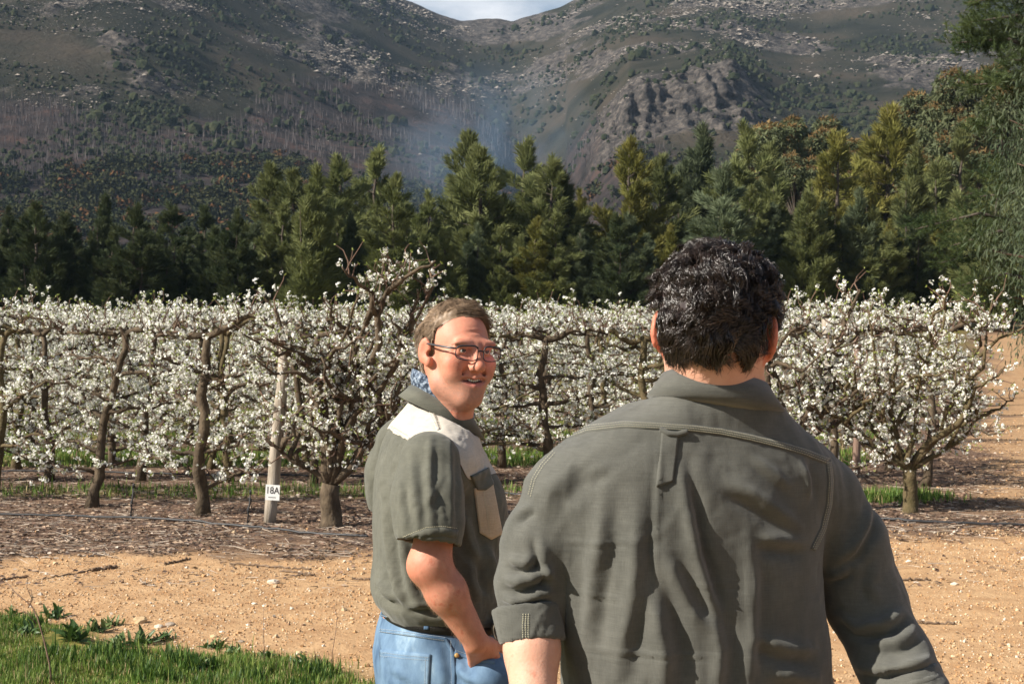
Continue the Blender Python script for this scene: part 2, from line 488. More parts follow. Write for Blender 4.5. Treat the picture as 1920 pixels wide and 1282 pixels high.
def mountain_scatter():
    rng = np.random.default_rng(11)
    # boulders
    n = 300000
    u = rng.uniform(-.40, .42, n); py = rng.uniform(-60, 300, n); t = t_of(u, py)
    X, Y, Z, rock = mtn(u, np.clip(t, 0, .995))
    cl = fbm(np.stack([X / 34, Y / 34, Z / 16], -1), 91, 5)
    keep = (t < .99) & (rng.random(n) < np.clip(.05 + rock * .55, 0, 1) * smooth(-.12, .3, cl) * np.where(py > 190, .25, 1) * np.where(py < 120, 1, .7))
    X, Y, Z, u = X[keep], Y[keep], Z[keep], u[keep]; n = len(X)
    s = rng.lognormal(-.72, .58, n)[:, None] * rng.uniform(.7, 1.3, (n, 3)) * np.array((1.1, 1, .75)) * (Y / 700 * np.where(u < -.1, .72, .9))[:, None]
    TV = np.array([(1, .1, 0), (.2, 1, .1), (-1, -.1, .1), (-.1, -.9, 0), (.1, .1, .8), (0, 0, -1)], float); TF = np.array([(0, 1, 4), (1, 2, 4), (2, 3, 4), (3, 0, 4)])
    V, F = scatter(TV, TF, np.stack([X, Y, Z + .1], -1), rotz(rng.uniform(0, 6.3, n)), s)
    m = material('boulder_rock', (.12, .11, .10), (.29, .25, .21), scale=.5, rough=.95, c3=(.40, .34, .29), bump=.5, bump_scale=1.5, bump_dist=.4)
    o = link('boulders', mesh_np('boulders', V, F, m, smooth=False)); tag(o, 'pale boulders scattered over the mountain slope', kind='stuff')
    # shrubs
    n = 46000
    u = rng.uniform(-.42, .42, n); py = rng.uniform(-40, 400, n); t = t_of(u, py)
    X, Y, Z, rock = mtn(u, np.clip(t, 0, .99))
    cl = fbm(np.stack([X / 30, Y / 30, Z / 30], -1), 93, 4)
    keep = (t < .98) & (rng.random(n) < smooth(-.2, .4, cl) * np.where(py > 180, .5, .6))
    X, Y, Z, py = X[keep], Y[keep], Z[keep], py[keep]; n = len(X)
    s = rng.lognormal(-.25, .45, n)[:, None] * rng.uniform(.8, 1.2, (n, 3)) * np.array((1, 1, 1.1)) * (Y / 700 * np.where(py > 180, 1.15, .8))[:, None]
    TV = ICO1 * (1 + .5 * (rng.random((len(ICO1), 1)) - .5))
    V, F = scatter(TV, ICO1F, np.stack([X, Y, Z + .5 * s[:, 2]], -1), rotz(rng.uniform(0, 6.3, n)), s)
    V = V + .22 * (V[:, 1:2] / 700) * np.stack([vnoise(V * 1.5, k) for k in (1, 2, 3)], -1)
    m = material('hill_shrub', (.018, .026, .015), (.042, .046, .024), scale=.2, rough=1, bump=.8, bump_scale=2.0, bump_dist=.6, spec=.05)
    o = link('hillside_shrubs', mesh_np('hillside_shrubs', V, F, m, smooth=False)); tag(o, 'dark shrubs dotted over the mountain slope', kind='stuff')
    # dead standing stems left by a fire
    n = 12000
    u = rng.uniform(-.40, .12, n); py = rng.uniform(165, 385, n); t = t_of(u, py)
    X, Y, Z, rock = mtn(u, np.clip(t, 0, .99))
    cl = fbm(np.stack([X / 40, Y / 40, Z / 40], -1), 95, 4)
    keep = rng.random(n) < smooth(-.2, .25, cl) * burnt_mask(u, t) * smooth(390, 300, py + 60 * cl)
    X, Y, Z = X[keep], Y[keep], Z[keep]; n = len(X)
    TV = np.array([(-.5, 0, 0), (.5, 0, 0), (0, .5, 0), (0, 0, 1)], float); TF = np.array([(0, 1, 3), (1, 2, 3), (2, 0, 3)])
    s = np.stack([rng.uniform(.14, .36, n) * Y / 400] * 2 + [rng.lognormal(.85, .45, n) * Y / 400], -1)
    ax = rng.normal(0, .06, (n, 2))
    rot = rotz(rng.uniform(0, 6.3, n)); rot[:, 0, 2] += ax[:, 0]; rot[:, 1, 2] += ax[:, 1]
    V, F = scatter(TV, TF, np.stack([X, Y, Z - .3], -1), rot, s)
    m = material('dead_stem', (.060, .054, .055), (.115, .10, .098), scale=.3, rough=1, spec=.05)
    o = link('burnt_stems', mesh_np('burnt_stems', V, F, m, smooth=False)); tag(o, 'grey dead stems standing on the burnt lower slope', kind='stuff')
mountain_scatter()

def foot_bush():
    """mixed bush on the lowest slope between the windbreak and the burnt ground"""
    rng = np.random.default_rng(12)
    n = 3600
    u = np.where(rng.random(n) < .75, rng.uniform(-.44, -.14, n), rng.uniform(-.14, .3, n)); py = rng.uniform(300, 470, n) + np.where(u > -.14, 40, 0); t = t_of(u, py)
    X, Y, Z, rock = mtn(u, t)
    cl = fbm(np.stack([X / 20, Y / 20], -1), 96, 3)
    keep = rng.random(n) < smooth(-.35, .1, cl)
    X, Y, Z = X[keep], Y[keep], Z[keep]; n = len(X)
    rad = rng.uniform(1.3, 2.6, n) * np.clip(Y / 330, .5, 1.2)
    # each bush: a shell of leaf clumps
    k = 36
    d = rng.normal(size=(n, k, 3)); d /= np.linalg.norm(d, axis=2)[..., None]; d[..., 2] = np.abs(d[..., 2]) * 1.1
    P = np.stack([X, Y, Z], -1)[:, None] + d * (rad[:, None, None] * rng.uniform(.7, 1.08, (n, k, 1)))
    P = P.reshape(-1, 3)
    TV = np.array([(-.5, 0, 0), (.5, 0, 0), (0, 0, 1), (0, .6, .3)], float); TF = np.array([(0, 1, 2), (0, 3, 2)])
    V, F = scatter(TV, TF, P, rand_rot(rng, len(P)), rng.uniform(.58, 1.12, len(P)) * np.clip(P[:, 1] / 330, .5, 1.2))
    mi = np.repeat(np.where(rng.random(n) < .10, 1, 0), k * 2)
    m0 = material('foot_bush', (.020, .028, .014), (.050, .050, .022), scale=.12, rough=1, spec=.05)
    m1 = material('rusty_bush', (.08, .045, .02), (.12, .06, .028), scale=.12, rough=1, spec=.05)
    o = link('hill_foot_vegetation', mesh_np('hill_foot_vegetation', V, F, [m0, m1], smooth=False, midx=mi)); tag(o, 'olive and rusty bush along the foot of the mountain', kind='stuff')
foot_bush()
# ------------------------------------------------------------------ windbreak and other far trees
TRI = np.array([(-.5, 0, 0), (.5, 0, 0), (0, 0, 1)], float); TRIF = np.array([(0, 1, 2)])
LEAF = np.array([(0, 0, 0), (-.5, .08, .45), (0, 0, 1), (.5, .08, .45)], float); LEAFF = np.array([(0, 1, 2, 3)])

def frames(D, rng=None, spin=True):
    """rotation matrices whose z axis is D (n,3)"""
    D = D / (np.linalg.norm(D, axis=1)[:, None] + 1e-9)
    n = len(D)
    ref = rng.normal(size=(n, 3)) if rng is not None else np.tile(np.array((.3, .9, .2)), (n, 1))
    A = np.cross(D, ref); A /= np.linalg.norm(A, axis=1)[:, None] + 1e-9
    B = np.cross(D, A)
    return np.stack([A, B, D], -1)

def plume_points(rng, c, d, ln, rad, k):
    """k needle positions and directions in an elongated plume from c along d"""
    a = rng.random(k) ** .8
    prof = np.sin(np.clip(a * .9 + .1, 0, 1) * math.pi) ** .7
    fr = frames(d[None])[0]
    th = rng.uniform(0, 6.283, k); rr = rad * prof * rng.uniform(.45, 1.05, k)
    off = fr[:, 0][None] * (np.cos(th) * rr)[:, None] + fr[:, 1][None] * (np.sin(th) * rr)[:, None]
    P = c + d * (a * ln)[:, None] + off
    D = d + off / (rad + 1e-6) * .75 + rng.normal(0, .25, (k, 3))
    return P, D

def make_windbreak(seed, h=10.0, w=1.7, base=.10, npl=125, k=240, needle=(.36, .055), taper=.75, up=.8):
    rng = np.random.default_rng(seed)
    trunk = MB()
    zz = np.linspace(0, h * .97, 9)
    tx = np.cumsum(rng.normal(0, .07, 9)); ty = np.cumsum(rng.normal(0, .07, 9)); tx[0] = ty[0] = 0
    trunk.tube(np.stack([tx, ty, zz], -1), np.linspace(.16, .02, 9), 7)
    P, D = [], []
    lead = [(0, 0, 1.0, 1.0)] + [(math.cos(a) * w * r_, math.sin(a) * w * r_, hf, .62) for a, r_, hf in zip(rng.uniform(0, 6.28) + np.array((0, 2.3, 4.1)), rng.uniform(.35, .62, 3), rng.uniform(.55, .86, 3))]
    for (ox, oy, hf, wf) in lead[1:]: trunk.tube([(0, 0, h * .12), (ox * .8, oy * .8, h * hf * .5), (ox, oy, h * hf * .92)], [.07, .05, .012], 5, cap=False)
    for i in range(npl):
        f = base + (1 - base) * (i / npl) ** .92
        az = i * 2.39996 + rng.normal(0, .4)
        ox, oy, hf, wf = lead[int(rng.choice(4, p=[.46, .18, .18, .18]))]
        prof = (1 - f) ** (taper * .78) * min(1, (1 - f) * 6) * (1 - .25 * np.exp(-((f - base) / .08) ** 2)) + .01
        reach = w * prof * rng.uniform(.45, 1.25)
        reach *= wf; z0 = f * h * .93 * hf
        cx, cy = np.interp(z0, zz, tx) + ox * min(1, f * 2.2), np.interp(z0, zz, ty) + oy * min(1, f * 2.2)
        out = np.array((math.cos(az), math.sin(az), 0))
        d = out * (1 - up * .45) * (.25 + .75 * min(1, (1 - f) * 3)) + np.array((0, 0, up * rng.uniform(.6, 1.3))); d /= np.linalg.norm(d)
        ln = rng.uniform(.9, 1.7) * (.45 + .65 * (1 - f)) * h / 10
        c = np.array((cx, cy, z0)) + out * max(reach - ln * .35, .02)
        if reach > .5: trunk.tube([(cx, cy, z0 - .25 * reach), c, c + d * ln * .4], [.03, .02, .01], 4, cap=False)
        p, q = plume_points(rng, c, d, ln, rng.uniform(.22, .42) * (.32 + .75 * (1 - f)) * h / 10, int(k * (.5 + .8 * (1 - f))))
        P.append(p); D.append(q)
    P = np.concatenate(P); D = np.concatenate(D)
    s = np.stack([np.full(len(P), needle[1]), np.full(len(P), needle[1]), np.full(len(P), needle[0])], -1) * rng.uniform(.7, 1.3, (len(P), 1))
    V, F = scatter(TRI, TRIF, P, frames(D, rng), s)
    return trunk, V, F

def make_gum(seed, h=11.0, w=2.6, nd_=40, k=620, tip=.17):
    """eucalypt: rounded domes of leaf with rusty new growth on the tips"""
    rng = np.random.default_rng(seed)
    trunk = MB(); trunk.tube([(0, 0, 0), (.1, .05, h * .35), (-.1, 0, h * .7), (0, 0, h * .85)], [.24, .2, .12, .04], 7)
    P, D, MI = [], [], []
    for i in range(nd_):
        f = rng.uniform(.38, .95)
        az = i * 2.4 + rng.normal(0, .3)
        reach = w * math.sqrt(max(1 - ((f - .55) / .48) ** 2, .02)) * rng.uniform(.55, 1)
        c = np.array((math.cos(az) * reach, math.sin(az) * reach, f * h))
        trunk.tube([(0, 0, f * h * .7), c * (.6, .6, .9), c], [.07, .05, .02], 4, cap=False)
        rad = rng.uniform(.7, 1.15)
        d = rng.normal(size=(k, 3)); d /= np.linalg.norm(d, axis=1)[:, None]; d[:, 2] = np.where(d[:, 2] < -.3, -d[:, 2], d[:, 2])
        p = c + d * rad * rng.uniform(.75, 1.05, (k, 1)) * (1, 1, .85)
        P.append(p); D.append(d * .5 + rng.normal(0, .5, (k, 3)) + (0, 0, -.5)); MI.append((d[:, 2] > 1 - tip * 1.5 + rng.normal(0, .12, k)).astype(int))
    P = np.concatenate(P); D = np.concatenate(D); MI = np.concatenate(MI)
    s = np.stack([np.full(len(P), .11), np.full(len(P), .11), np.full(len(P), .26)], -1) * rng.uniform(.7, 1.3, (len(P), 1))
    V, F = scatter(TRI, TRIF, P, frames(D, rng), s)
    return trunk, V, F, MI

bark_dark = material('dark_bark', (.055, .042, .032), (.10, .08, .065), scale=6, rough=.95, bump=.5, stretch=(3, 3, .5), coord='Object')
def leafmat(name, c1, c2, rnd=.18, sc=.9, tr=.25): return material(name, c1, c2, scale=sc, rough=.75, spec=.15, trans=tr, rnd=rnd, detail=3)
PINE_SHADED = leafmat('dark_shaded_pine_needles', (.040, .058, .027), (.078, .092, .040))  # pine green darkened; cloud shade on the left end is put into the colour
OLIVE = leafmat('olive_needles', (.105, .125, .044), (.195, .21, .085))
GOLD = leafmat('yellow_green_needles', (.13, .135, .034), (.21, .195, .055))
BLUE = leafmat('blue_green_needles', (.080, .105, .058), (.135, .16, .090))
GUM = leafmat('gum_leaves', (.075, .092, .045), (.13, .145, .075))
GUMTIP = leafmat('rusty_gum_tips', (.15, .098, .040), (.21, .14, .060))

VAR = []
for sd, w, tp, up in ((1, 1.5, .70, .9), (2, 1.75, .62, .8), (3, 1.35, .8, 1.0), (4, 1.9, .6, .7), (5, 1.2, .85, 1.1), (6, 1.65, .72, .85), (7, 1.9, .72, .7)):
    tk, V, F = make_windbreak(100 + sd, w=w, taper=tp, up=up)
    VAR.append((tk.mesh('trunk', [bark_dark]), V, F))
_crown = {}
def crown(v, m, parent):
    if v not in _crown: _crown[v] = mesh_np('crown', VAR[v][1], VAR[v][2], OLIVE, smooth=False)
    o = link('crown', _crown[v], parent); o.material_slots[0].link = 'OBJECT'; o.material_slots[0].material = m
gumdata = [make_gum(s) for s in (51, 52, 53)]
GUMV = [(t.mesh('trunk', [bark_dark]), mesh_np('crown', V, F, [GUM, GUMTIP], smooth=False, midx=mi)) for t, V, F, mi in gumdata]

def far_tree(name, px, top, d, v, m, label, cat, group, wide=1.0):
    p = at(px, 600, d); zb = float(gz(p[0], d)); h = at(px, top, d)[2] - zb
    o = thing(name, label, cat, (p[0], d, zb - .05), (px * 7.13) % 6.28, group)
    s = h / 10.0
    o.scale = (s * wide, s * wide, s)
    link('trunk', VAR[v][0], o); crown(v, m, o)
    return o

rng = np.random.default_rng(77)
WB = 'trees of the windbreak behind the orchard'
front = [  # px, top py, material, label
 (-30, 372, PINE_SHADED, 'dark conifer cut by the left edge of the photo above the white orchard'),
 (22, 384, PINE_SHADED, 'short dark conifer second from the left edge behind the orchard'),
 (70, 372, PINE_SHADED, 'dark conifer with a blunt top, third from the left edge of the windbreak'),
 (128, 392, PINE_SHADED, 'low dark conifer just left of the pointed dark one in the shaded windbreak'),
 (186, 356, PINE_SHADED, 'pointed dark conifer, tallest of the shaded left end of the windbreak'),
 (252, 376, PINE_SHADED, 'dark conifer right of the tallest one at the shaded left end'),
 (318, 378, PINE_SHADED, 'dark conifer above the left front pear trees, halfway along the shaded end'),
 (378, 384, PINE_SHADED, 'dark conifer directly above the second leaning pear trunk in the front row'),
 (440, 388, PINE_SHADED, 'dark rounded conifer where the windbreak starts to rise'),
 (503, 298, OLIVE, 'tall olive conifer first of the higher middle windbreak, above the 18A post'),
 (545, 312, OLIVE, 'narrow olive conifer between two taller ones above the 18A post'),
 (577, 300, OLIVE, 'slim olive conifer with a pointed top left of the broad one'),
 (640, 284, OLIVE, 'broad olive conifer with a rounded top above the tall vase-shaped pear tree'),
 (700, 274, OLIVE, 'slender olive conifer with a narrow spire above the tall blossom crown'),
 (745, 326, OLIVE, 'shorter olive conifer just right of the narrow spire'),
 (803, 354, OLIVE, 'low olive conifer filling the dip above the man with glasses'),
 (873, 238, OLIVE, 'tall leaning olive conifer left of the smoke, above the man with glasses'),
 (912, 266, OLIVE, 'dark narrow conifer close right of the tall leaning one'),
 (930, 372, OLIVE, 'shorter rounded conifer in front of the two tallest middle trees'),
 (983, 252, OLIVE, 'tall olive conifer with a full round top in the middle of the windbreak'),
 (1026, 290, OLIVE, 'olive conifer with a soft drooping tip right of the full round one'),
 (1060, 322, PINE_SHADED, 'thin dark conifer in the gap before the yellow-green tree'),
 (1092, 352, GOLD, 'low yellow-green conifer, the most yellow tree of the windbreak'),
 (1186, 250, GOLD, 'tall yellow-green conifer beside the low yellow one'),
 (1226, 284, OLIVE, 'olive conifer between the tall yellow-green one and the blue-green one'),
 (1300, 226, BLUE, 'broad blue-green conifer rising above the dark-haired man'),
 (1352, 300, BLUE, 'blue-green conifer just right of the dark-haired man and his tallest tree'),
 (1405, 228, OLIVE, 'olive conifer with a pale spire right of the dark-haired man'),
 (1440, 268, OLIVE, 'dense olive conifer with a blunt top near the rusty gum crowns'),
 (1510, 340, OLIVE, 'short olive conifer standing in front of the rusty gum crowns'),
 (1572, 238, GOLD, 'slim pale green conifer rising through the rusty gum crowns'),
 (1655, 188, GOLD, 'tallest pale green spire right of the rusty gum crowns'),
 (1700, 262, OLIVE, 'green conifer right of the tallest pale spire'),
 (1752, 290, OLIVE, 'leafy green conifer left of the dark pine at the right edge'),
 (1800, 232, OLIVE, 'tall feathery green tree behind the pine boughs at the right edge'),
 (1862, 300, OLIVE, 'green conifer half hidden by the gum at the right edge'),
]
SHORT = ['dark conifer cut by the left edge', 'short dark conifer near the left edge', 'third dark conifer from the left', 'low dark conifer at the shaded end', 'pointed tallest dark conifer', 'dark conifer right of the pointed one',
 'dark conifer halfway along the shade', 'dark conifer above the leaning trunk', 'rounded dark conifer', 'tall olive conifer above the 18A post', 'narrow olive conifer', 'slim pointed olive conifer', 'broad olive conifer', 'slender olive spire',
 'shorter conifer right of the spire', 'low conifer in the dip', 'tall leaning olive conifer', 'dark narrow conifer by the leaning one', 'shorter rounded middle conifer', 'full round-topped conifer', 'drooping-tipped olive conifer', 'thin dark conifer in the gap',
 'most yellow tree', 'tall yellow-green conifer', 'conifer between the yellow-green and blue-green ones', 'broad blue-green conifer', 'second blue-green conifer', 'pale-spired olive conifer', 'blunt-topped conifer by the rusty gums',
 'short conifer before the rusty gums', 'slim pale green conifer', 'tallest pale green spire', 'green conifer right of the tallest spire', 'leafy green conifer by the pine', 'tall feathery green tree', 'conifer half hidden by the gum']
VORDER = [0, 2, 5, 1, 4, 6, 3]
for i, (px, top, m, lb) in enumerate(front):
    d = 66 + 5 * math.sin(i * 2.1) + (5 if top < 300 else 0)
    v = VORDER[i % 7]
    far_tree('windbreak_tree', px, top, d, v, m, lb, 'tree', WB, 1.42 if m is PINE_SHADED or m is BLUE else (1.38 if top > 260 else 1.28))
# shorter trees filling the foot of the windbreak
k = 0
for px in np.arange(-40, 1960, 44):
    px = float(px + rng.normal(0, 10)); k += 1
    base_top = np.interp(px, [0, 450, 520, 820, 1100, 1500, 1900], [425, 440, 400, 420, 410, 380, 400])
    m = PINE_SHADED if px < 470 else [OLIVE, OLIVE, GOLD, BLUE, PINE_SHADED][int(rng.integers(0, 5))]
    near = min(front, key=lambda q: abs(q[0] - px)); word = {PINE_SHADED.name: 'dark', OLIVE.name: 'olive', GOLD.name: 'yellow-green', BLUE.name: 'blue-green'}[m.name]
    lb = 'low %s conifer at the %s foot of the %s' % (word, 'left' if px < near[0] - 14 else 'right' if px > near[0] + 14 else 'very', SHORT[front.index(near)])
    far_tree('windbreak_tree', px, base_top + rng.normal(0, 22), 62 + 2.5 * rng.random(), int(rng.integers(0, 7)), m,
             lb,
             'tree', 'lower trees at the foot of the windbreak', 1.35)
gums = [(1452, 232, 92), (1515, 228, 96), (1560, 290, 90), (1620, 262, 95), (1490, 300, 88), (1600, 330, 86), (1700, 232, 96), (1745, 180, 92), (1790, 200, 90), (1835, 128, 84), (1880, 150, 80)]
gl = ['rounded gum crown with rusty tips above the cliff end', 'rounded gum crown with rusty tips, second from the cliff', 'low rusty-tipped gum crown left of the slim pale conifer',
      'rusty-tipped gum crown between the slim pale conifer and the tallest spire', 'low gum crown with rusty tips beneath the one by the cliff', 'low rusty-tipped gum crown beneath the slim pale conifer',
      'rusty-tipped gum crown just right of the tallest pale spire', 'bright orange-tipped gum crown standing highest on the right', 'grey-green gum crown with orange tips beside the brightest one',
      'gum crown with orange top just left of the pine boughs', 'gum crown with orange tips behind the pine boughs at the right edge']
for i, (px, top, d) in enumerate(gums):
    p = at(px, 600, d); zb = float(gz(p[0], d)); h = at(px, top, d)[2] - zb
    o = thing('gum_tree', gl[i], 'tree', (p[0], d, zb), i * 1.3, 'rusty gum trees behind the windbreak')
    s = h / 11.0 * 1.02; o.scale = (s * .85, s * .85, s)
    link('trunk', GUMV[i % 3][0], o); link('crown', GUMV[i % 3][1], o)

# ---- the large trees at the right edge, nearer than the windbreak
def near_gum():
    rng = np.random.default_rng(5)
    d = 31.0; c = at(2035, 600, d)
    o = thing('gum_tree', 'large near gum tree with hanging grey-green leaves cut by the right edge', 'tree', (c[0], d, 0))
    H = 8.6
    t = MB(); t.tube([(0, 0, 0), (.1, 0, 2.5), (-.1, .1, 5), (0, 0, H)], [.28, .24, .16, .05], 10)
    P, D = [], []
    for i in range(150):
        f = rng.uniform(.13, 1.0); az = rng.uniform(0, 6.28)
        reach = 2.1 * (1 - .55 * max(f - .55, 0) / .45) * rng.uniform(.35, 1.0) * (1 + .22 * math.sin(f * 21))
        q = np.array((math.cos(az) * reach, math.sin(az) * reach * .9, f * H))
        if i % 2 == 0: t.tube([(0, 0, f * H * .8), q * (.55, .55, .95), q], [.06, .035, .012], 5, cap=False)
        n = 150
        off = rng.normal(0, 1, (n, 3)) * (.30, .30, .34)
        P.append(q + off); D.append(rng.normal(0, .42, (n, 3)) + (0, 0, -1) + off * .8)
    P = np.concatenate(P); D = np.concatenate(D)
    s = np.stack([rng.uniform(.022, .036, len(P))] * 2 + [rng.uniform(.12, .22, len(P))], -1)
    V, F = scatter(LEAF, LEAFF, P, frames(D, rng), s)
    link('trunk', t.mesh('trunk', [material('gum_bark', (.16, .10, .07), (.30, .22, .17), scale=3, rough=.9, bump=.4)]), o)
    link('crown', mesh_np('crown', V, F, leafmat('near_gum_leaves', (.040, .060, .032), (.095, .115, .065), rnd=0), smooth=False), o)
near_gum()

def near_pine(px, d, H, label, boughs, seed):
    rng = np.random.default_rng(seed)
    c = at(px, 600, d); zb = float(gz(c[0], d))
    o = thing('pine_tree', label, 'tree', (c[0], d, zb))
    t = MB(); t.tube([(0, 0, 0), (.05, 0, H * .5), (0, 0, H)], [.26, .18, .05], 9)
    P, D = [], []
    for (bz, az, ln, rise, cnt) in boughs:
        b0 = np.array((0, 0, bz)); dr = np.array((math.cos(az), math.sin(az), rise)); tip = b0 + dr * ln
        mid = b0 + dr * ln * .55 + (0, 0, .12 * ln)
        t.tube([b0, mid, tip], [.07, .045, .012], 6)
        for j in range(cnt):
            a = rng.uniform(.25, 1.0)
            p0 = lerp(lerp(b0, mid, a), lerp(mid, tip, a), a) + rng.normal(0, .16, 3) * (1, 1, .7) * (1.3 - .5 * a) * 1.5
            n = 46
            sd = rng.normal(0, .55, 3) + dr * .6 + (0, 0, .35); sd /= np.linalg.norm(sd)
            l = rng.random(n) * .32
            P.append(p0 + sd * l[:, None]); D.append(sd * 1.2 + rng.normal(0, .75, (n, 3)))
    P = np.concatenate(P); D = np.concatenate(D)
    s = np.stack([np.full(len(P), .014)] * 2 + [rng.uniform(.12, .2, len(P))], -1)
    V, F = scatter(TRI, TRIF, P, frames(D, rng), s)
    link('trunk', t.mesh('trunk', [bark_dark]), o)
    link('crown', mesh_np('crown', V, F, leafmat('pine_needles', (.035, .058, .02), (.085, .11, .038), rnd=0), smooth=False), o)
near_pine(2010, 36, 11, 'tall pine with bright green boughs at the top right corner',
          [(8.1, 3.0, 2.9, .22, 130), (8.8, 3.3, 2.8, .1, 110), (7.0, 3.3, 2.7, .20, 120), (9.4, 2.7, 2.6, .2, 100), (6.2, 3.0, 2.3, .15, 90), (8.5, 2.4, 2.4, .2, 80), (7.5, 3.7, 2.5, .2, 90), (10.0, 3.1, 2.2, .3, 80), (5.2, 3.2, 2.0, .1, 70), (9.9, 3.4, 2.4, .12, 80)], 8)
near_pine(1985, 42, 6.5, 'dark pine with a low spreading bough over the orchard at the right edge',
          [(4.0, 3.1, 4.2, .02, 150), (3.6, 3.4, 3.6, -.02, 110), (3.1, 2.9, 3.4, .0, 100), (4.6, 3.3, 2.6, .15, 70), (2.4, 3.2, 3.0, .0, 80), (5.4, 2.9, 2.0, .2, 60), (1.8, 3.0, 2.5, .0, 60)], 9)

# ------------------------------------------------------------------ the pear orchard
bark = material('pear_bark', (.045, .032, .020), (.115, .085, .055), scale=14, rough=.95, c3=(.17, .14, .10), bump=.8, bump_scale=45, bump_dist=.012, stretch=(1, 1, .6))
bark_moss = material('mossy_bark', (.065, .052, .022), (.115, .085, .045), scale=10, rough=.95, bump=.8, bump_scale=45, bump_dist=.012)
twigm = material('spur_bark', (.085, .050, .034), (.16, .10, .07), scale=20, rough=.9)
petal = material('petal', (.82, .81, .74), (.88, .87, .82), scale=30, rough=.6, spec=.2, trans=.28)
budleaf = material('young_leaf', (.20, .25, .05), (.32, .36, .10), scale=20, rough=.6, trans=.3)

def flower_cluster(seed):
    rng = np.random.default_rng(seed)
    mb = MB()
    nf = int(rng.integers(6, 10))
    for i in range(nf):
        d = rng.normal(size=3); d[2] += .35; d /= np.linalg.norm(d)
        c = d * rng.uniform(.013, .033)
        fr = frames(d[None], rng)[0]
        for k in range(5):
            a = k * 1.2566 + rng.normal(0, .12)
            e = fr[:, 0] * math.cos(a) + fr[:, 1] * math.sin(a); s = np.cross(d, e)
            L = .0115 * rng.uniform(.85, 1.15)
            mb.add([c - e * L * .05, c + e * L * .92 + s * L * .52 + d * .003, c + e * L * .92 - s * L * .52 + d * .003], np.array([(0, 1, 2)]), 0)
    for i in range(int(rng.integers(3, 7))):
        d = rng.normal(size=3); d[2] += .6; d /= np.linalg.norm(d); s = np.cross(d, rng.normal(size=3)); s /= np.linalg.norm(s)
        L = rng.uniform(.022, .038)
        mb.add([d * .006, d * L * .55 + s * .0055, d * L * 1.05, d * L * .55 - s * .0055], np.array([(0, 1, 2, 3)]), 1)
    V = np.concatenate(mb.V); F0 = np.concatenate(mb.F[3, 0]); F1 = np.concatenate(mb.F[4, 1])
    return V, F0, F1
CLUST = [flower_cluster(s) for s in range(5)]

def wob(rng, a, b, n=8, amp=.03, sag=0):
    t = np.linspace(0, 1, n)[:, None]
    P = a + (np.asarray(b) - a) * t
    L = np.linalg.norm(np.asarray(b) - a)
    nz = np.cumsum(rng.normal(0, 1, (n, 3)), 0); nz -= nz[0] + (nz[-1] - nz[0]) * t
    P = P + nz * amp * L * .6
    P[:, 2] += sag * np.sin(t[:, 0] * math.pi)
    return P

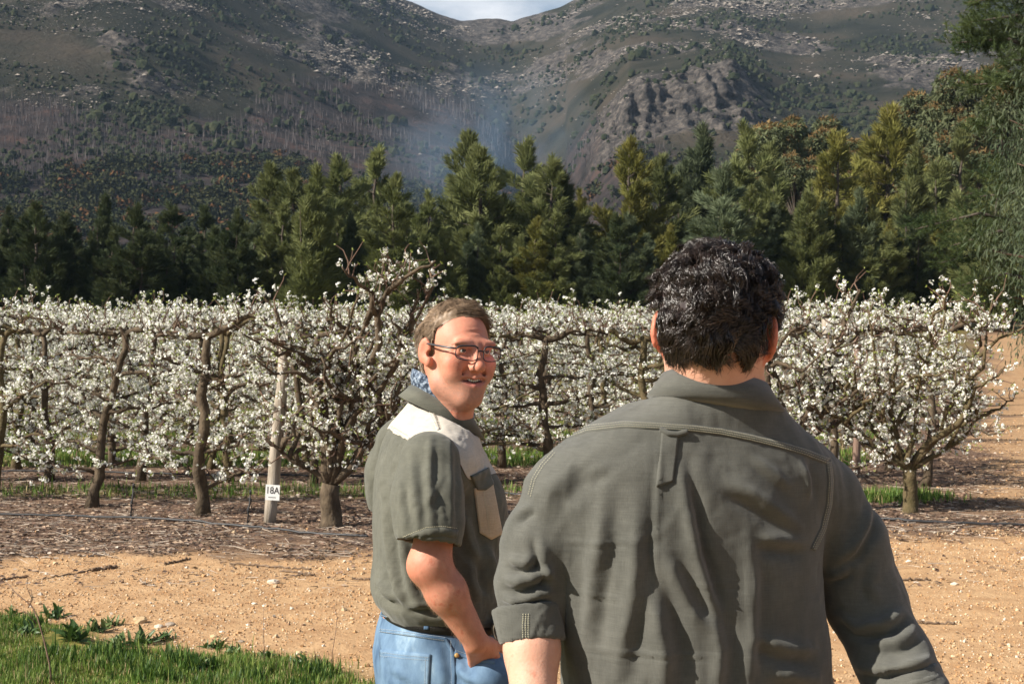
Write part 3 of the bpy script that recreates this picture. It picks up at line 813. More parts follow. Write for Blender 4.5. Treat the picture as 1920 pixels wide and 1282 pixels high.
def pear_tree(seed, style='T', H=1.85, half=.60, lean=0.0, nclust=400, r0=.047, limbs=None):
    rng = np.random.default_rng(seed)
    trunk = MB(); br = []; tw = MB(); cp = []
    bp = []; sub = []          # polylines that carry twigs
    if style == 'T':
        top = np.array((lean, rng.normal(0, .03), H - .30))
        P = wob(rng, np.zeros(3), top, 12, .022)
        r = np.linspace(r0, r0 * .55, 12) * rng.uniform(.90, 1.14, 12); r[0] *= 1.35
        trunk.tube(P, r, 10)
        for s in (-1, 1):
            e = top + np.array((s * half * rng.uniform(.9, 1.1), rng.normal(0, .06), rng.uniform(.0, .12)))
            Q = wob(rng, P[-1], e, 9, .07, .05); br.append((Q, np.linspace(r0 * .62, r0 * .25, 9))); sub.append((Q, 1.5))
        for hz in np.array((.30, .55, .80, 1.02, 1.24)) * H / 1.85:
            for s in (-1, 1):
                if rng.random() < .12: continue
                z = hz + rng.normal(0, .07); b = np.array([np.interp(z, P[:, 2], P[:, i]) for i in range(3)])
                e = b + np.array((s * half * rng.uniform(.75, 1.15), rng.normal(0, .16), rng.uniform(.02, .26)))
                Q = wob(rng, b, e, 9, .06); br.append((Q, np.linspace(r0 * .40, r0 * .13, 9) * rng.uniform(.8, 1.25))); sub.append((Q, 1.0))
    else:
        fork = np.array((lean * .3, 0, .30 if limbs is None else limbs[0]))
        P = wob(rng, np.zeros(3), fork, 7, .05); r = np.linspace(r0 * 1.25, r0, 7); r[0] *= 1.25
        trunk.tube(P, r, 11)
        for (ex, ey, ez, rr, sg) in limbs[1]:
            Q = wob(rng, fork, np.array((ex, ey, ez)), 12, .035, 0)
            Q[:, 0] += sg * np.sin(np.linspace(0, 1, 12) * math.pi)
            br.append((Q, np.linspace(r0 * rr, r0 * rr * .3, 12) * rng.uniform(.9, 1.12, 12))); sub.append((Q, 1.3))
            for j in range(4):
                a = rng.uniform(.3, .85); b = Q[int(a * 11)]
                e = b + np.array((rng.normal(0, .34), rng.normal(0, .22), rng.uniform(.15, .5)))
                e[2] = min(e[2], H)
                q = wob(rng, b, e, 8, .09); br.append((q, np.linspace(r0 * .34, r0 * .1, 8))); sub.append((q, 1.0))
    if style != 'T': sub = [(q, d_ * .52) for q, d_ in sub]
    for Q, dens in sub:
        L = np.linalg.norm(np.diff(Q, axis=0), axis=1).sum()
        n = max(3, int(L * 24 * dens))
        for j in range(n):
            a = rng.uniform(.12, 1.0) * (len(Q) - 1.001); i = int(a); b = lerp(Q[i], Q[i + 1], a - i)
            topped = b[2] > H - .45
            d = np.array((rng.normal(0, .7), rng.normal(0, .6), rng.normal(.45, .6) if not topped else rng.uniform(.4, 1.6))); d /= np.linalg.norm(d)
            l = rng.uniform(.06, .26) if not topped else rng.uniform(.07, .33)
            q = wob(rng, b, b + d * l, 4, .2)
            q[:, 2] = np.maximum(q[:, 2], .16)
            tw.tube(q, np.linspace(.0062, .003, 4) * rng.uniform(.6, 1.5), 3, cap=False)
            bp.append((q[-1], q[-1] - q[-2]))
            for _ in range(int(rng.integers(2, 5)) + (style != 'T')):
                c = q[int(rng.integers(1, 4))] + rng.normal(0, .035, 3)
                cp.append(c)
    cp = np.array(cp)
    bpos = np.array([b[0] for b in bp]); bdir = np.array([b[1] for b in bp])
    # fewer flowers at the knobbly top than in the body of the hedge
    w = np.where(cp[:, 2] > H - .08, .5, np.where(cp[:, 2] < .45, .55, 1.0))
    idx = rng.choice(len(cp), size=min(nclust, len(cp)), replace=False, p=w / w.sum())
    cp = cp[idx]
    Vs, F0, F1, o = [], [], [], 0
    kind = rng.integers(0, len(CLUST), len(cp))
    rot = rand_rot(rng, len(cp)); sc = rng.uniform(.5, 1.05, len(cp))
    for k_, (cv, c0, c1) in enumerate(CLUST):
        m = kind == k_
        if not m.any(): continue
        V, f0 = scatter(cv, c0, cp[m], rot[m], sc[m]); _, f1 = scatter(cv, c1, cp[m], rot[m], sc[m])
        Vs.append(V); F0.append(f0 + o); F1.append(f1 + o); o += len(V)
    # green-yellow buds at the spur tips
    nb = len(bpos) * 3; k3 = np.repeat(np.arange(len(bpos)), 3)
    Vb, fb = scatter(LEAF, LEAFF, bpos[k3], frames(bdir[k3] / (np.linalg.norm(bdir[k3], axis=1)[:, None] + 1e-9) + rng.normal(0, .6, (nb, 3)), rng), np.stack([np.full(nb, .012), np.full(nb, .012), rng.uniform(.018, .034, nb)], -1))
    Vs.append(Vb); F1.append(fb + o); o += len(Vb)
    F0 = np.concatenate(F0); F1 = np.concatenate(F1)
    bl = mesh_np('blossom', np.concatenate(Vs), [F0, F1], [petal, budleaf], smooth=False, midx=np.r_[np.zeros(len(F0), int), np.ones(len(F1), int)])
    return dict(trunk=trunk, br=br, tw=tw, bl=bl, bark=bark if seed % 3 else bark_moss)

def place_pear(T, loc, rz, label, group, detailed=True, sx=1.0):
    o = thing('pear_tree', label, 'tree', loc, rz, group)
    o.scale = (sx, 1, 1)
    if 'tm' not in T:
        T['tm'] = T['trunk'].mesh('trunk', [T['bark']])
        T['bm'] = []
        for Q, r in T['br']:
            b = MB(); b.tube(Q, r, 7); T['bm'].append(b.mesh('branch', [T['bark']]))
        T['twm'] = T['tw'].mesh('spur_twigs', [twigm])
        allb = MB()
        for Q, r in T['br']: allb.tube(Q, r, 6)
        T['am'] = allb.mesh('branches', [T['bark']])
    link('trunk', T['tm'], o)
    if detailed:
        for m in T['bm']: link('branch', m, o)
    else: link('limbs', T['am'], o)
    link('spur_twigs', T['twm'], o)['kind'] = 'stuff'
    link('blossom', T['bl'], o)['kind'] = 'stuff'
    return o

def base_at(px, py):
    d = 1.0
    lo, hi = 2., 60.
    for _ in range(40):
        mid = (lo + hi) / 2
        if at(px, py, mid)[2] > 0: lo = mid
        else: hi = mid
    return at(px, py, mid)

G1 = 'pear trees in white blossom in the front row'
def T1(seed, **k): return pear_tree(seed, **k)
front_trees = [
 (-225, 932, dict(style='T', lean=.15), 'blossoming pear tree whose branches enter at the left edge'),
 (-18, 940, dict(style='T', lean=.13, half=.6), 'blossoming pear tree with its trunk at the left edge of the photo'),
 (172, 951, dict(style='T', lean=.30, r0=.052), 'pear tree with a dark trunk leaning right between the left edge and the drip stake'),
 (380, 967, dict(style='T', lean=.06, r0=.055), 'thick-trunked pear tree just left of the 18A post'),
]
for i, (px, py, kw, lb) in enumerate(front_trees):
    p = base_at(px, py)
    place_pear(pear_tree(200 + i, H=1.86, nclust=600, **kw), (p[0], p[1], -.02), -.22, lb, G1)
p = base_at(621, 986)
place_pear(pear_tree(211, 'V', H=2.16, r0=.075, nclust=950, lean=0, limbs=(.36, [
    (.60, -.05, 2.12, .72, -.07), (-.02, .05, 1.55, .62, -.10), (-.45, .1, 1.75, .5, -.05), (.55, .1, 1.0, .6, .05), (-.62, -.1, .8, .35, 0), (.12, .15, 1.8, .5, .03), (.75, -.1, 1.5, .4, .05), (.42, .05, 2.12, .42, 0), (.80, 0, 2.10, .42, -.05), (.25, -.1, 1.9, .4, -.08)])),
    (p[0], p[1], -.02), 0, 'tallest vase-shaped pear tree right of the 18A post, rising above the hedge', G1)
p = base_at(1500, 962)
place_pear(pear_tree(212, 'V', H=1.95, r0=.065, nclust=820, limbs=(.62, [
    (-.30, 0, 1.6, .65, -.1), (.55, -.05, 1.95, .6, -.08), (-.1, .1, 1.9, .5, -.12), (.35, .1, 1.3, .45, .1), (-.75, 0, 1.75, .45, 0), (.6, .1, .9, .4, .05)])),
    (p[0] - .05, p[1], -.02), 0, 'forked pear tree just right of the dark-haired man', G1)
p = base_at(1706, 962)
place_pear(pear_tree(213, 'V', H=1.96, r0=.056, nclust=1050, limbs=(.40, [
    (-.12, .0, 1.5, .8, -.06), (.64, -.05, 1.55, .65, .12), (.66, .1, 1.0, .5, .12), (-.35, -.1, 1.85, .45, -.10), (.30, .1, 1.85, .5, .05), (-.75, .0, .95, .45, -.05), (.68, -.1, 1.9, .4, .12), (-.65, .1, 1.55, .4, -.1)])),
    (p[0], p[1], -.02), 0, 'spreading vase-shaped pear tree at the row end beside the sandy lane', G1)

TV_ = [pear_tree(300 + i, 'T', H=1.84, lean=[-.12, .05, .16, 0, -.05, .1, .02, -.15][i], nclust=500, half=.68) for i in range(6)]
TT = [pear_tree(330 + i, 'T', H=1.80, lean=[.04, .0][i], nclust=420, half=.62, r0=.062) for i in range(2)]
# second row
R2 = {-110: 'second-row pear tree behind the trees at the very left edge', 90: 'second-row pear tree between the left edge trunk and the leaning front trunk', 262: 'second-row pear tree seen between the leaning trunk and the thick trunk',
      428: 'second-row pear tree just right of the thick front trunk', 585: 'second-row pear tree just left of the tallest vase-shaped tree', 745: 'second-row pear tree behind the shoulder of the man with glasses',
      890: 'second-row pear tree right behind the face of the man with glasses', 1385: 'second-row pear tree hidden mostly by the dark-haired man', 1560: 'second-row pear tree behind the pale wooden post', 1735: 'second-row pear tree at the row end just behind the spreading tree'}
y2 = 14.5
for j, px in enumerate([-110, 90, 262, 428, 585, 745, 890, 1022, 1200, 1385, 1560, 1735]):
    p = at(px, 600, y2 + .25 * math.sin(j))
    T = TT[j % 2] if px in (1022, 1200) else TV_[j % 6]
    lb = {1022: 'pear tree with a straight bare trunk and flat top between the two men',
          1200: 'pear tree with a forked flat top just left of the dark-haired man'}.get(px, R2.get(px))
    place_pear(T, (p[0], p[1], -.02), (math.pi if j % 3 == 1 else 0) - .08, lb, 'pear trees in the second row')
rows = [16.0, 19.0, 21.7, 24.4, 27.1, 29.8, 32.5]
names = ['third', 'fourth', 'fifth', 'sixth', 'seventh', 'eighth', 'last']
REFS = [(-110, 'the left edge of the photo'), (0, 'the trunk at the left edge'), (90, 'the second-row tree by the left edge'), (172, 'the leaning front trunk'), (262, 'the gap right of the leaning front trunk'), (380, 'the thick front trunk'), (515, 'the 18A post'), (640, 'the tallest vase-shaped tree'), (760, 'the back of the man with glasses'), (860, 'the face of the man with glasses'),
        (960, 'the gap between the two men'), (1060, 'the left elbow of the dark-haired man'), (1200, 'the left shoulder of the dark-haired man'), (1345, 'the head of the dark-haired man'), (1490, 'the forked front tree'), (1560, 'the pale post'), (1640, 'the rusty brown post'), (1706, 'the spreading tree at the row end'), (1790, 'the right branches of the spreading tree'), (1860, 'the sandy lane')]
rng = np.random.default_rng(3)
for yr, nm in zip(rows, names):
    x = -.375 * yr - .6 + rng.random() * .5; j = int(rng.integers(0, 6))
    while x < lane_x(yr) - (.7 if yr < 18 else .85):
        j += int(rng.integers(1, 4))
        pxx = 960 + FPX * x / yr; rf = min(REFS, key=lambda q: abs(q[0] - pxx)); dx = pxx - rf[0]
        lb = '%s-row pear tree %s %s' % (nm, 'seen behind' if abs(dx) < 30 else 'just left of' if dx < 0 else 'just right of', rf[1])
        place_pear(TV_[j % 6], (x, yr + rng.normal(0, .08), -.02), (math.pi if rng.random() < .5 else 0) + rng.normal(0, .08),
                   'blossoming pear tree far back in the %s orchard row' % nm if yr > 23 else lb, 'pear trees in the %s row' % nm, detailed=False, sx=rng.uniform(.95, 1.1))
        x += 1.1 + rng.normal(0, .05)
# ------------------------------------------------------------------ posts, sign, irrigation
wood = material('weathered_post', (.20, .165, .125), (.42, .37, .31), scale=5, rough=.9, bump=.5, bump_scale=25, stretch=(4, 4, .35), c3=(.48, .44, .39))
brownpost = material('brown_post', (.16, .10, .075), (.27, .19, .15), scale=5, rough=.9, bump=.5, bump_scale=25, stretch=(4, 4, .35))
black = material('black_plastic', (.018, .018, .02), (.04, .04, .042), scale=30, rough=.5)

def post(base, top, r, m, label, cat='post', taper=.92):
    o = thing('trellis_post', label, cat, tuple(base))
    b = MB(); P = np.array([lerp(np.zeros(3), np.asarray(top) - base, t) for t in np.linspace(0, 1, 9)])
    P[1:-1] += np.random.default_rng(4).normal(0, .004, (7, 3))
    b.tube(P, np.linspace(r, r * taper, 9), 14)
    link('pole', b.mesh('pole', [m]), o)
    return o
b0 = base_at(505, 980); b0[2] = -.05
t0 = at(537, 618, b0[1] + .06)
p18 = post(b0, t0, .052, wood, 'weathered grey wooden post carrying the white 18A sign')
b1 = at(1568, 600, 15.0); b1[2] = -.05
post(b1, at(1550, 598, 15.05), .058, wood, 'pale wooden post among blossom right of the dark-haired man')
b2 = at(1607, 600, 15.4); b2[2] = -.05
post(b2, at(1607, 604, 15.4), .042, brownpost, 'rusty brown post just right of the pale wooden post')

def sign():
    sc = FPX / (b0[1] - .06)
    c = at(511, 923, b0[1] - .066)
    w, h = 27 / sc, 29 / sc
    o = thing('row_sign', 'small white plate reading 18A fixed to the wooden post', 'sign', tuple(c))
    o.rotation_euler = (0, R(3), R(-3))
    b = MB(); b.box((0, 0, 0), (w, .004, h))
    link('plate', b.mesh('plate', [material('sign_white', (.72, .72, .70), (.78, .78, .76), scale=20, rough=.5)], smooth=False), o)
    ink = material('sign_ink', (.015, .015, .015), rough=.6)
    cu = bpy.data.curves.new('lettering', 'FONT'); cu.body = '18A'; cu.size = .62 * h; cu.align_x = 'CENTER'; cu.align_y = 'CENTER'; cu.offset = .0007; cu.extrude = .0004
    tmp = bpy.data.objects.new('lettering', cu); COL.objects.link(tmp)
    bpy.context.view_layer.update()
    dg = bpy.context.evaluated_depsgraph_get()
    me = bpy.data.meshes.new_from_object(tmp.evaluated_get(dg)); bpy.data.objects.remove(tmp)
    me.materials.clear(); me.materials.append(ink)
    t = link('lettering', me, o, (0, -.0026, .12 * h)); t.rotation_euler = (math.pi / 2, 0, 0); t.scale = (.86, 1, 1)
    g = MB()
    x = -.27 * w
    for k, l in enumerate((.05, .04, .06, .03, .05, .06, .04, .05)):
        g.box((x + l * w / 2, -.0028, -.31 * h), (l * w, .0008, .05 * h)); x += (l + .018) * w
    link('small_print', g.mesh('small_print', [material('sign_grey_ink', (.12, .12, .12), rough=.6)], smooth=False), o)
    s = MB(); s.tube([(0, -.004, .42 * h), (0, .004, .42 * h)], [.003, .003], 8); link('screw', s.mesh('screw', [material('steel', (.4, .4, .4), rough=.4)]), o)
sign()

def polyline_ground(pts, r, name, label, cat, m, lift=.0, wobble=.0, seed=0):
    rng = np.random.default_rng(seed)
    P = np.array([base_at(x, y) for x, y in pts])
    t = np.linspace(0, len(P) - 1, len(P) * 8)
    Q = np.stack([np.interp(t, np.arange(len(P)), P[:, i]) for i in range(3)], -1)
    Q[:, 2] = ground_z(Q[:, 0], Q[:, 1]) + r + lift + rng.normal(0, wobble, len(Q)) * .5
    Q[:, 1] += np.convolve(rng.normal(0, wobble, len(Q)), np.ones(5) / 5, 'same')
    b = MB(); b.tube(Q, r if np.ndim(r) == 0 else r, 8)
    o = link(name, b.mesh(name, [m])); tag(o, label, cat)
    return o
polyline_ground([(-120, 966), (120, 971), (300, 977), (460, 990), (560, 1001), (660, 1009), (690, 1010)], .0105, 'drip_pipe', 'black irrigation pipe lying along the front of the pear row', 'pipe', black, .012, .006, 1)
polyline_ground([(-100, 886), (200, 888), (420, 893), (700, 895), (960, 930), (1100, 940)], .0105, 'drip_pipe', 'black irrigation pipe lying behind the front row of pears', 'pipe', black, .012, .006, 2)
polyline_ground([(1590, 968), (1700, 980), (1800, 985), (1980, 990)], .011, 'drip_pipe', 'dark irrigation pipe on the litter at the row end on the right', 'pipe', black, .008, .006, 3)
def stake(px, py, ty, lean, label):
    p = base_at(px, py); p[2] = -.02
    sc = FPX / p[1]
    h = (py - ty) / sc
    o = thing('drip_stake', label, 'stake', tuple(p))
    b = MB(); b.tube([(0, 0, 0), (lean * .5, 0, h * .5), (lean, 0, h)], [.007, .006, .005], 7); link('rod', b.mesh('rod', [black]), o)
    e = MB(); e.tube([(lean, 0, h - .012), (lean + .002, -.004, h + .022)], [.011, .008], 8); link('emitter', e.mesh('emitter', [black]), o)
    t = np.linspace(0, 1, 14)
    w = MB(); w.tube(np.stack([lean * (.3 + .55 * t) + .014 * np.sin(t * 9), .012 * np.cos(t * 9), h * (.15 + .7 * t)], -1), .004, 6); link('feed_tube', w.mesh('feed_tube', [black]), o)
stake(244, 972, 906, .03, 'black drip stake standing alone between the two left pear trunks')
stake(463, 984, 918, .03, 'black drip stake just left of the 18A post')

# ------------------------------------------------------------------ sticks, stones, litter, grass
stickm = material('dry_stick', (.10, .065, .04), (.20, .14, .095), scale=12, rough=.9)
palestick = material('bleached_stick', (.27, .215, .165), (.38, .32, .26), scale=12, rough=.9)
sticks = [
 ([(70, 1082), (120, 1076), (170, 1068), (218, 1062)], .006, stickm, 'thin dark stick lying on the sand at the left, behind the weeds'),
 ([(172, 1068), (200, 1064), (219, 1062)], .012, stickm, 'short thick stick on the sand left of centre'),
 ([(0, 1083), (28, 1079), (52, 1077)], .008, stickm, 'short dark stick on the sand at the left edge'),
 ([(308, 1055), (330, 1051), (356, 1046)], .008, stickm, 'slanting stick where the sand meets the litter'),
 ([(430, 1057), (480, 1058), (530, 1060), (583, 1064)], .007, stickm, 'long thin stick lying level on the sand left of the man with glasses'),
 ([(525, 1067), (560, 1070), (592, 1076)], .007, stickm, 'thin stick just below the long level one on the sand'),
 ([(515, 1030), (555, 1029), (600, 1031)], .008, stickm, 'dark curved twig at the litter edge below the pear trunk'),
 ([(535, 1075), (560, 1076), (590, 1076)], .006, stickm, 'lowest of three close twigs on the sand near the middle'),
 ([(660, 1083), (680, 1084), (700, 1085)], .006, stickm, 'short twig on the sand beside the man with glasses'),
 ([(145, 1042), (175, 1040), (205, 1038)], .008, palestick, 'pale stick along the edge of the litter at left'),
 ([(0, 1040), (60, 1043), (118, 1045)], .007, palestick, 'long bleached stick along the litter edge at the left'),
 ([(1650, 1082), (1700, 1084), (1745, 1083)], .008, stickm, 'dark stick on the gravel right of the dark-haired man'),
 ([(1760, 862), (1790, 880), (1830, 893)], .012, stickm, 'broken branch lying under the right pear tree by the lane'),
 ([(1700, 1162), (1740, 1164), (1790, 1165)], .007, stickm, 'dark stick on the orange gravel near the right elbow'),
 ([(258, 1085), (275, 1092), (290, 1097)], .004, palestick, 'thin pale straw lying on the sand'),
]
for i, (pts, r, m, lb) in enumerate(sticks): polyline_ground(pts, r, 'stick', lb, 'stick', m, .0, .012, 40 + i)
def stone(px, py, w, label, m, sq=.55, seed=0):
    rng = np.random.default_rng(seed)
    p = base_at(px, py); s = w / (FPX / p[1]) / 2
    V = ICO2 * (1, .8, sq) * s; V = V * (1 + .28 * vnoise(ICO2 * 1.6 + seed, seed)[:, None])
    V[:, 2] = np.where(V[:, 2] < -.25 * s, -.25 * s, V[:, 2])
    o = link('stone', mesh_np('stone', V, ICO2F, m, smooth=False), None, (p[0], p[1], float(ground_z(p[0], p[1])) + .15 * s)); tag(o, label, 'stone', 'stones on the sand')
st1 = material('sandstone', (.36, .24, .13), (.50, .37, .22), scale=9, rough=.9, bump=.4)
st2 = material('pale_stone', (.50, .42, .32), (.62, .54, .43), scale=9, rough=.9, bump=.4)
st3 = material('grey_stone', (.20, .16, .13), (.32, .26, .2), scale=9, rough=.9, bump=.4)
for i, (px, py, w, m, lb) in enumerate([
 (262, 1163, 30, st1, 'brown sandstone lump behind the green weeds'), (297, 1171, 18, st2, 'pale stone right of the brown sandstone lump'), (512, 1089, 22, st2, 'flat pale stone out on the sand below the twigs'),
 (477, 1128, 11, st2, 'small pale stone in the middle of the sand'), (416, 1179, 10, st2, 'white pebble-sized stone near the weeds'), (72, 1128, 14, st1, 'tan stone at the far left above the weeds'),
 (320, 1168, 20, st3, 'grey stone beside the pale one at the sand edge'), (401, 1189, 16, st1, 'sandy stone where the weeds thin out'), (560, 1220, 15, st1, 'sandy stone near the bottom among dry stalks'),
 (1790, 1092, 16, st2, 'pale flat stone on the gravel at the right'), (452, 1200, 12, st3, 'small grey stone among grit below the weeds'), (262, 1272, 16, st1, 'tan stone in the grass at the bottom edge')]):
    stone(px, py, w, lb, m, .5 if i else .6, i + 5)

def gravel():
    rng = np.random.default_rng(31)
    n = 52000
    y = 6.0 + 5.6 * rng.random(n) ** .9; x = rng.uniform(-.40, .42, n) * y
    n2 = 9000; y2_ = rng.uniform(11, 26, n2); x2_ = rng.uniform(.2, .40, n2) * y2_
    x = np.r_[x, x2_]; y = np.r_[y, y2_]
    keep = rng.random(len(x)) < .12 + .88 * sand_mask(x, y); keep &= rng.random(len(x)) > .93 * turf_mask(x, y)
    cl = fbm(np.stack([x * 2.2, y * 2.2], -1), 61, 3); keep &= rng.random(len(x)) < smooth(-.55, .15, cl) + .2
    x, y = x[keep], y[keep]; n = len(x)
    s = rng.lognormal(math.log(.0043), .50, n); s = np.clip(s, .002, .020) * np.where(y > 11, 1.6, 1)
    mi = np.repeat(rng.choice(4, n, p=[.48, .28, .15, .09]), len(ICO1F) if False else 8)
    TV = np.array([(1, 0, 0), (0, 1, 0), (-1, 0, 0), (0, -1, 0), (0, 0, 1), (0, 0, -1)], float); TF = np.array([(0, 1, 4), (1, 2, 4), (2, 3, 4), (3, 0, 4), (1, 0, 5), (2, 1, 5), (3, 2, 5), (0, 3, 5)])
    V, F = scatter(TV, TF, np.stack([x, y, ground_z(x, y) + s * .25], -1), rand_rot(rng, n), s[:, None] * rng.uniform(.6, 1.25, (n, 3)))
    ms = [material('gravel_%s' % nm, c, c2, scale=40, rough=.9) for nm, c, c2 in (('orange', (.36, .20, .09), (.47, .29, .15)), ('tan', (.42, .30, .18), (.52, .40, .26)), ('brown', (.20, .12, .07), (.28, .18, .11)), ('pale', (.5, .43, .34), (.62, .55, .45)))]
    o = link('gravel', mesh_np('gravel', V, F, ms, smooth=False, midx=mi)); tag(o, 'orange and tan gravel covering the sandy track', kind='stuff')
gravel()

def litter():
    rng = np.random.default_rng(32)
    n = 76000
    y = 9.0 + 11 * rng.random(n) ** 1.5; x = rng.uniform(-.42, .44, n) * y
    keep = rng.random(n) < 1 - .955 * sand_mask(x, y); keep &= rng.random(n) > .6 * turf_mask(x, y)
    cl = fbm(np.stack([x * 1.6, y * 2.6], -1), 62, 3); keep &= rng.random(n) < smooth(-.6, .2, cl) + .15
    x, y = x[keep], y[keep]; n = len(x)
    rot = rotz(rng.uniform(0, 6.28, n)); tilt = rng.normal(0, .35, n)
    TV = np.array([(-.5, 0, .0), (0, -.28, .06), (.5, 0, .02), (0, .28, .10)], float); TF = np.array([(0, 1, 2, 3)])
    cx, sx = np.cos(tilt), np.sin(tilt); z = np.zeros(n); o1 = np.ones(n)
    rx = np.stack([np.stack([o1, z, z], -1), np.stack([z, cx, -sx], -1), np.stack([z, sx, cx], -1)], 1)
    s = rng.uniform(.020, .055, n)
    V, F = scatter(TV, TF, np.stack([x, y, ground_z(x, y) + .006 + .012 * rng.random(n)], -1), rot @ rx, s)
    mi = rng.choice(4, n, p=[.38, .24, .33, .05])
    ms = [material('leaf_litter_%s' % nm, c, c2, scale=30, rough=.85) for nm, c, c2 in (('brown', (.12, .07, .05), (.2, .13, .09)), ('tan', (.24, .165, .11), (.36, .26, .18)), ('dark', (.05, .035, .028), (.09, .06, .05)), ('pale', (.38, .31, .25), (.48, .41, .34)))]
    o = link('leaf_litter', mesh_np('leaf_litter', V, F, ms, smooth=False, midx=mi)); tag(o, 'dry brown leaves strewn under the pear trees', kind='stuff')
    # fine twigs and straw
    n = 9000
    y = 8.9 + 7 * rng.random(n) ** 1.4; x = rng.uniform(-.42, .44, n) * y
    keep = rng.random(n) < 1 - .96 * sand_mask(x, y)
    x, y = x[keep], y[keep]; n = len(x)
    TV = np.array([(-.5, -.5, 0), (-.5, .5, 0), (-.5, 0, .8), (.5, 0, .3)], float); TF = np.array([(0, 1, 3), (1, 2, 3), (2, 0, 3)])
    a = rng.normal(0, .55, n) + np.where(rng.random(n) < .5, 0, math.pi)
    l = rng.lognormal(math.log(.13), .55, n)
    rot = rotz(a); rot[:, 2, 0] += rng.normal(.03, .10, n)
    V, F = scatter(TV, TF, np.stack([x, y, ground_z(x, y) + .012], -1), rot, np.stack([l, rng.uniform(.004, .009, n), rng.uniform(.004, .009, n)], -1))
    mi = np.repeat(rng.choice(2, n, p=[.6, .4]), 3)
    o = link('twig_litter', mesh_np('twig_litter', V, F, [stickm, palestick], smooth=False, midx=mi)); tag(o, 'dead prunings and straw on the ground under the pears', kind='stuff')
litter()

def blades(name, label, x, y, hgt, wid, mats, probs, seed, bend=.5):
    rng = np.random.default_rng(seed); n = len(x)
    TV = np.array([(-.5, 0, 0), (.5, 0, 0), (.38, .12, .5), (-.38, .12, .5), (0, .5, 1.0)], float)
    az = rng.uniform(0, 6.28, n)
    s = np.stack([wid * rng.uniform(.7, 1.3, n), hgt * bend * rng.uniform(.2, 2.2, n), hgt * rng.lognormal(0, .3, n)], -1)
    pos = np.stack([x, y, ground_z(x, y) - .004], -1)
    V, F4 = scatter(TV, np.array([(0, 1, 2, 3)]), pos, rotz(az), s)
    F3 = (np.array([(3, 2, 4)])[None] + (np.arange(n) * 5)[:, None, None]).reshape(-1, 3)
    mi = rng.choice(len(mats), n, p=probs)
    o = link(name, mesh_np(name, V, [F4, F3], mats, smooth=False, midx=np.r_[mi, mi])); tag(o, label, kind='stuff')
g1 = material('grass_green', (.06, .12, .018), (.11, .19, .035), scale=6, rough=.6, trans=.35)
g2 = material('grass_lime', (.14, .20, .035), (.21, .27, .06), scale=6, rough=.6, trans=.35)
g3 = material('grass_dry', (.28, .22, .10), (.40, .32, .17), scale=6, rough=.7, trans=.25)
def grasses():
    rng = np.random.default_rng(33)
    n = 90000
    y = rng.uniform(6.1, 8.3, n); x = rng.uniform(-.39, .06, n) * y
    t = turf_mask(x, y); cl = fbm(np.stack([x * 3, y * 3], -1), 63, 3)
    keep = rng.random(n) < t * smooth(-.25, .35, cl + .35 * (t - .5) + .10)
    x, y = x[keep], y[keep]
    h = .020 + .034 * smooth(-.3, .5, fbm(np.stack([x * 4, y * 4], -1), 64, 3))
    blades('grass', 'bright green grass in the bottom left corner', x, y, h, .0055, [g1, g2, g3], [.46, .40, .14], 34)
    # taller dark clumps near the sand edge
    n = 9000; nc = 60
    cyy = rng.uniform(6.3, 7.9, nc); cxx = rng.uniform(-.38, -.02, nc) * cyy
    k = rng.integers(0, nc, n); x = cxx[k] + rng.normal(0, .035, n); y = cyy[k] + rng.normal(0, .035, n)
    keep = rng.random(n) < turf_mask(x, y) * 1.2
    x, y = x[keep], y[keep]
    blades('grass_clumps', 'darker clumps of broad grass at the bottom left', x, y, .055 * np.ones(len(x)), .009, [g1, material('grass_dark', (.03, .07, .015), (.06, .11, .025), scale=6, rough=.5, trans=.3), g2], [.45, .40, .15], 39)
    n = 70000
    kk = rng.choice(5, n, p=[.14, .42, .18, .15, .11]); y = np.array([q[0] for q in STRIPS])[kk] + rng.uniform(-1, 1, n) * np.array([q[1] + .25 for q in STRIPS])[kk]; x = rng.uniform(-.40, .32, n) * y
    keep = rng.random(n) < turf_mask(x, y) * 1.1
    x, y = x[keep], y[keep]
    blades('orchard_grass', 'green grass strips growing between the pear rows', x, y, .075 * np.ones(len(x)), .011, [g1, g2, g3], [.62, .28, .10], 35)
    n = 2600
    y = rng.normal(13.25, .16, n); x = np.where(rng.random(n) < .55, rng.normal(3.62, .22, n), rng.normal(3.05, .16, n)) + .0
    blades('grass_tuft', 'green grass around the foot of the right pear tree', x, y, .075 * np.ones(n), .012, [g1, g2, g3], [.7, .25, .05], 36)
grasses()

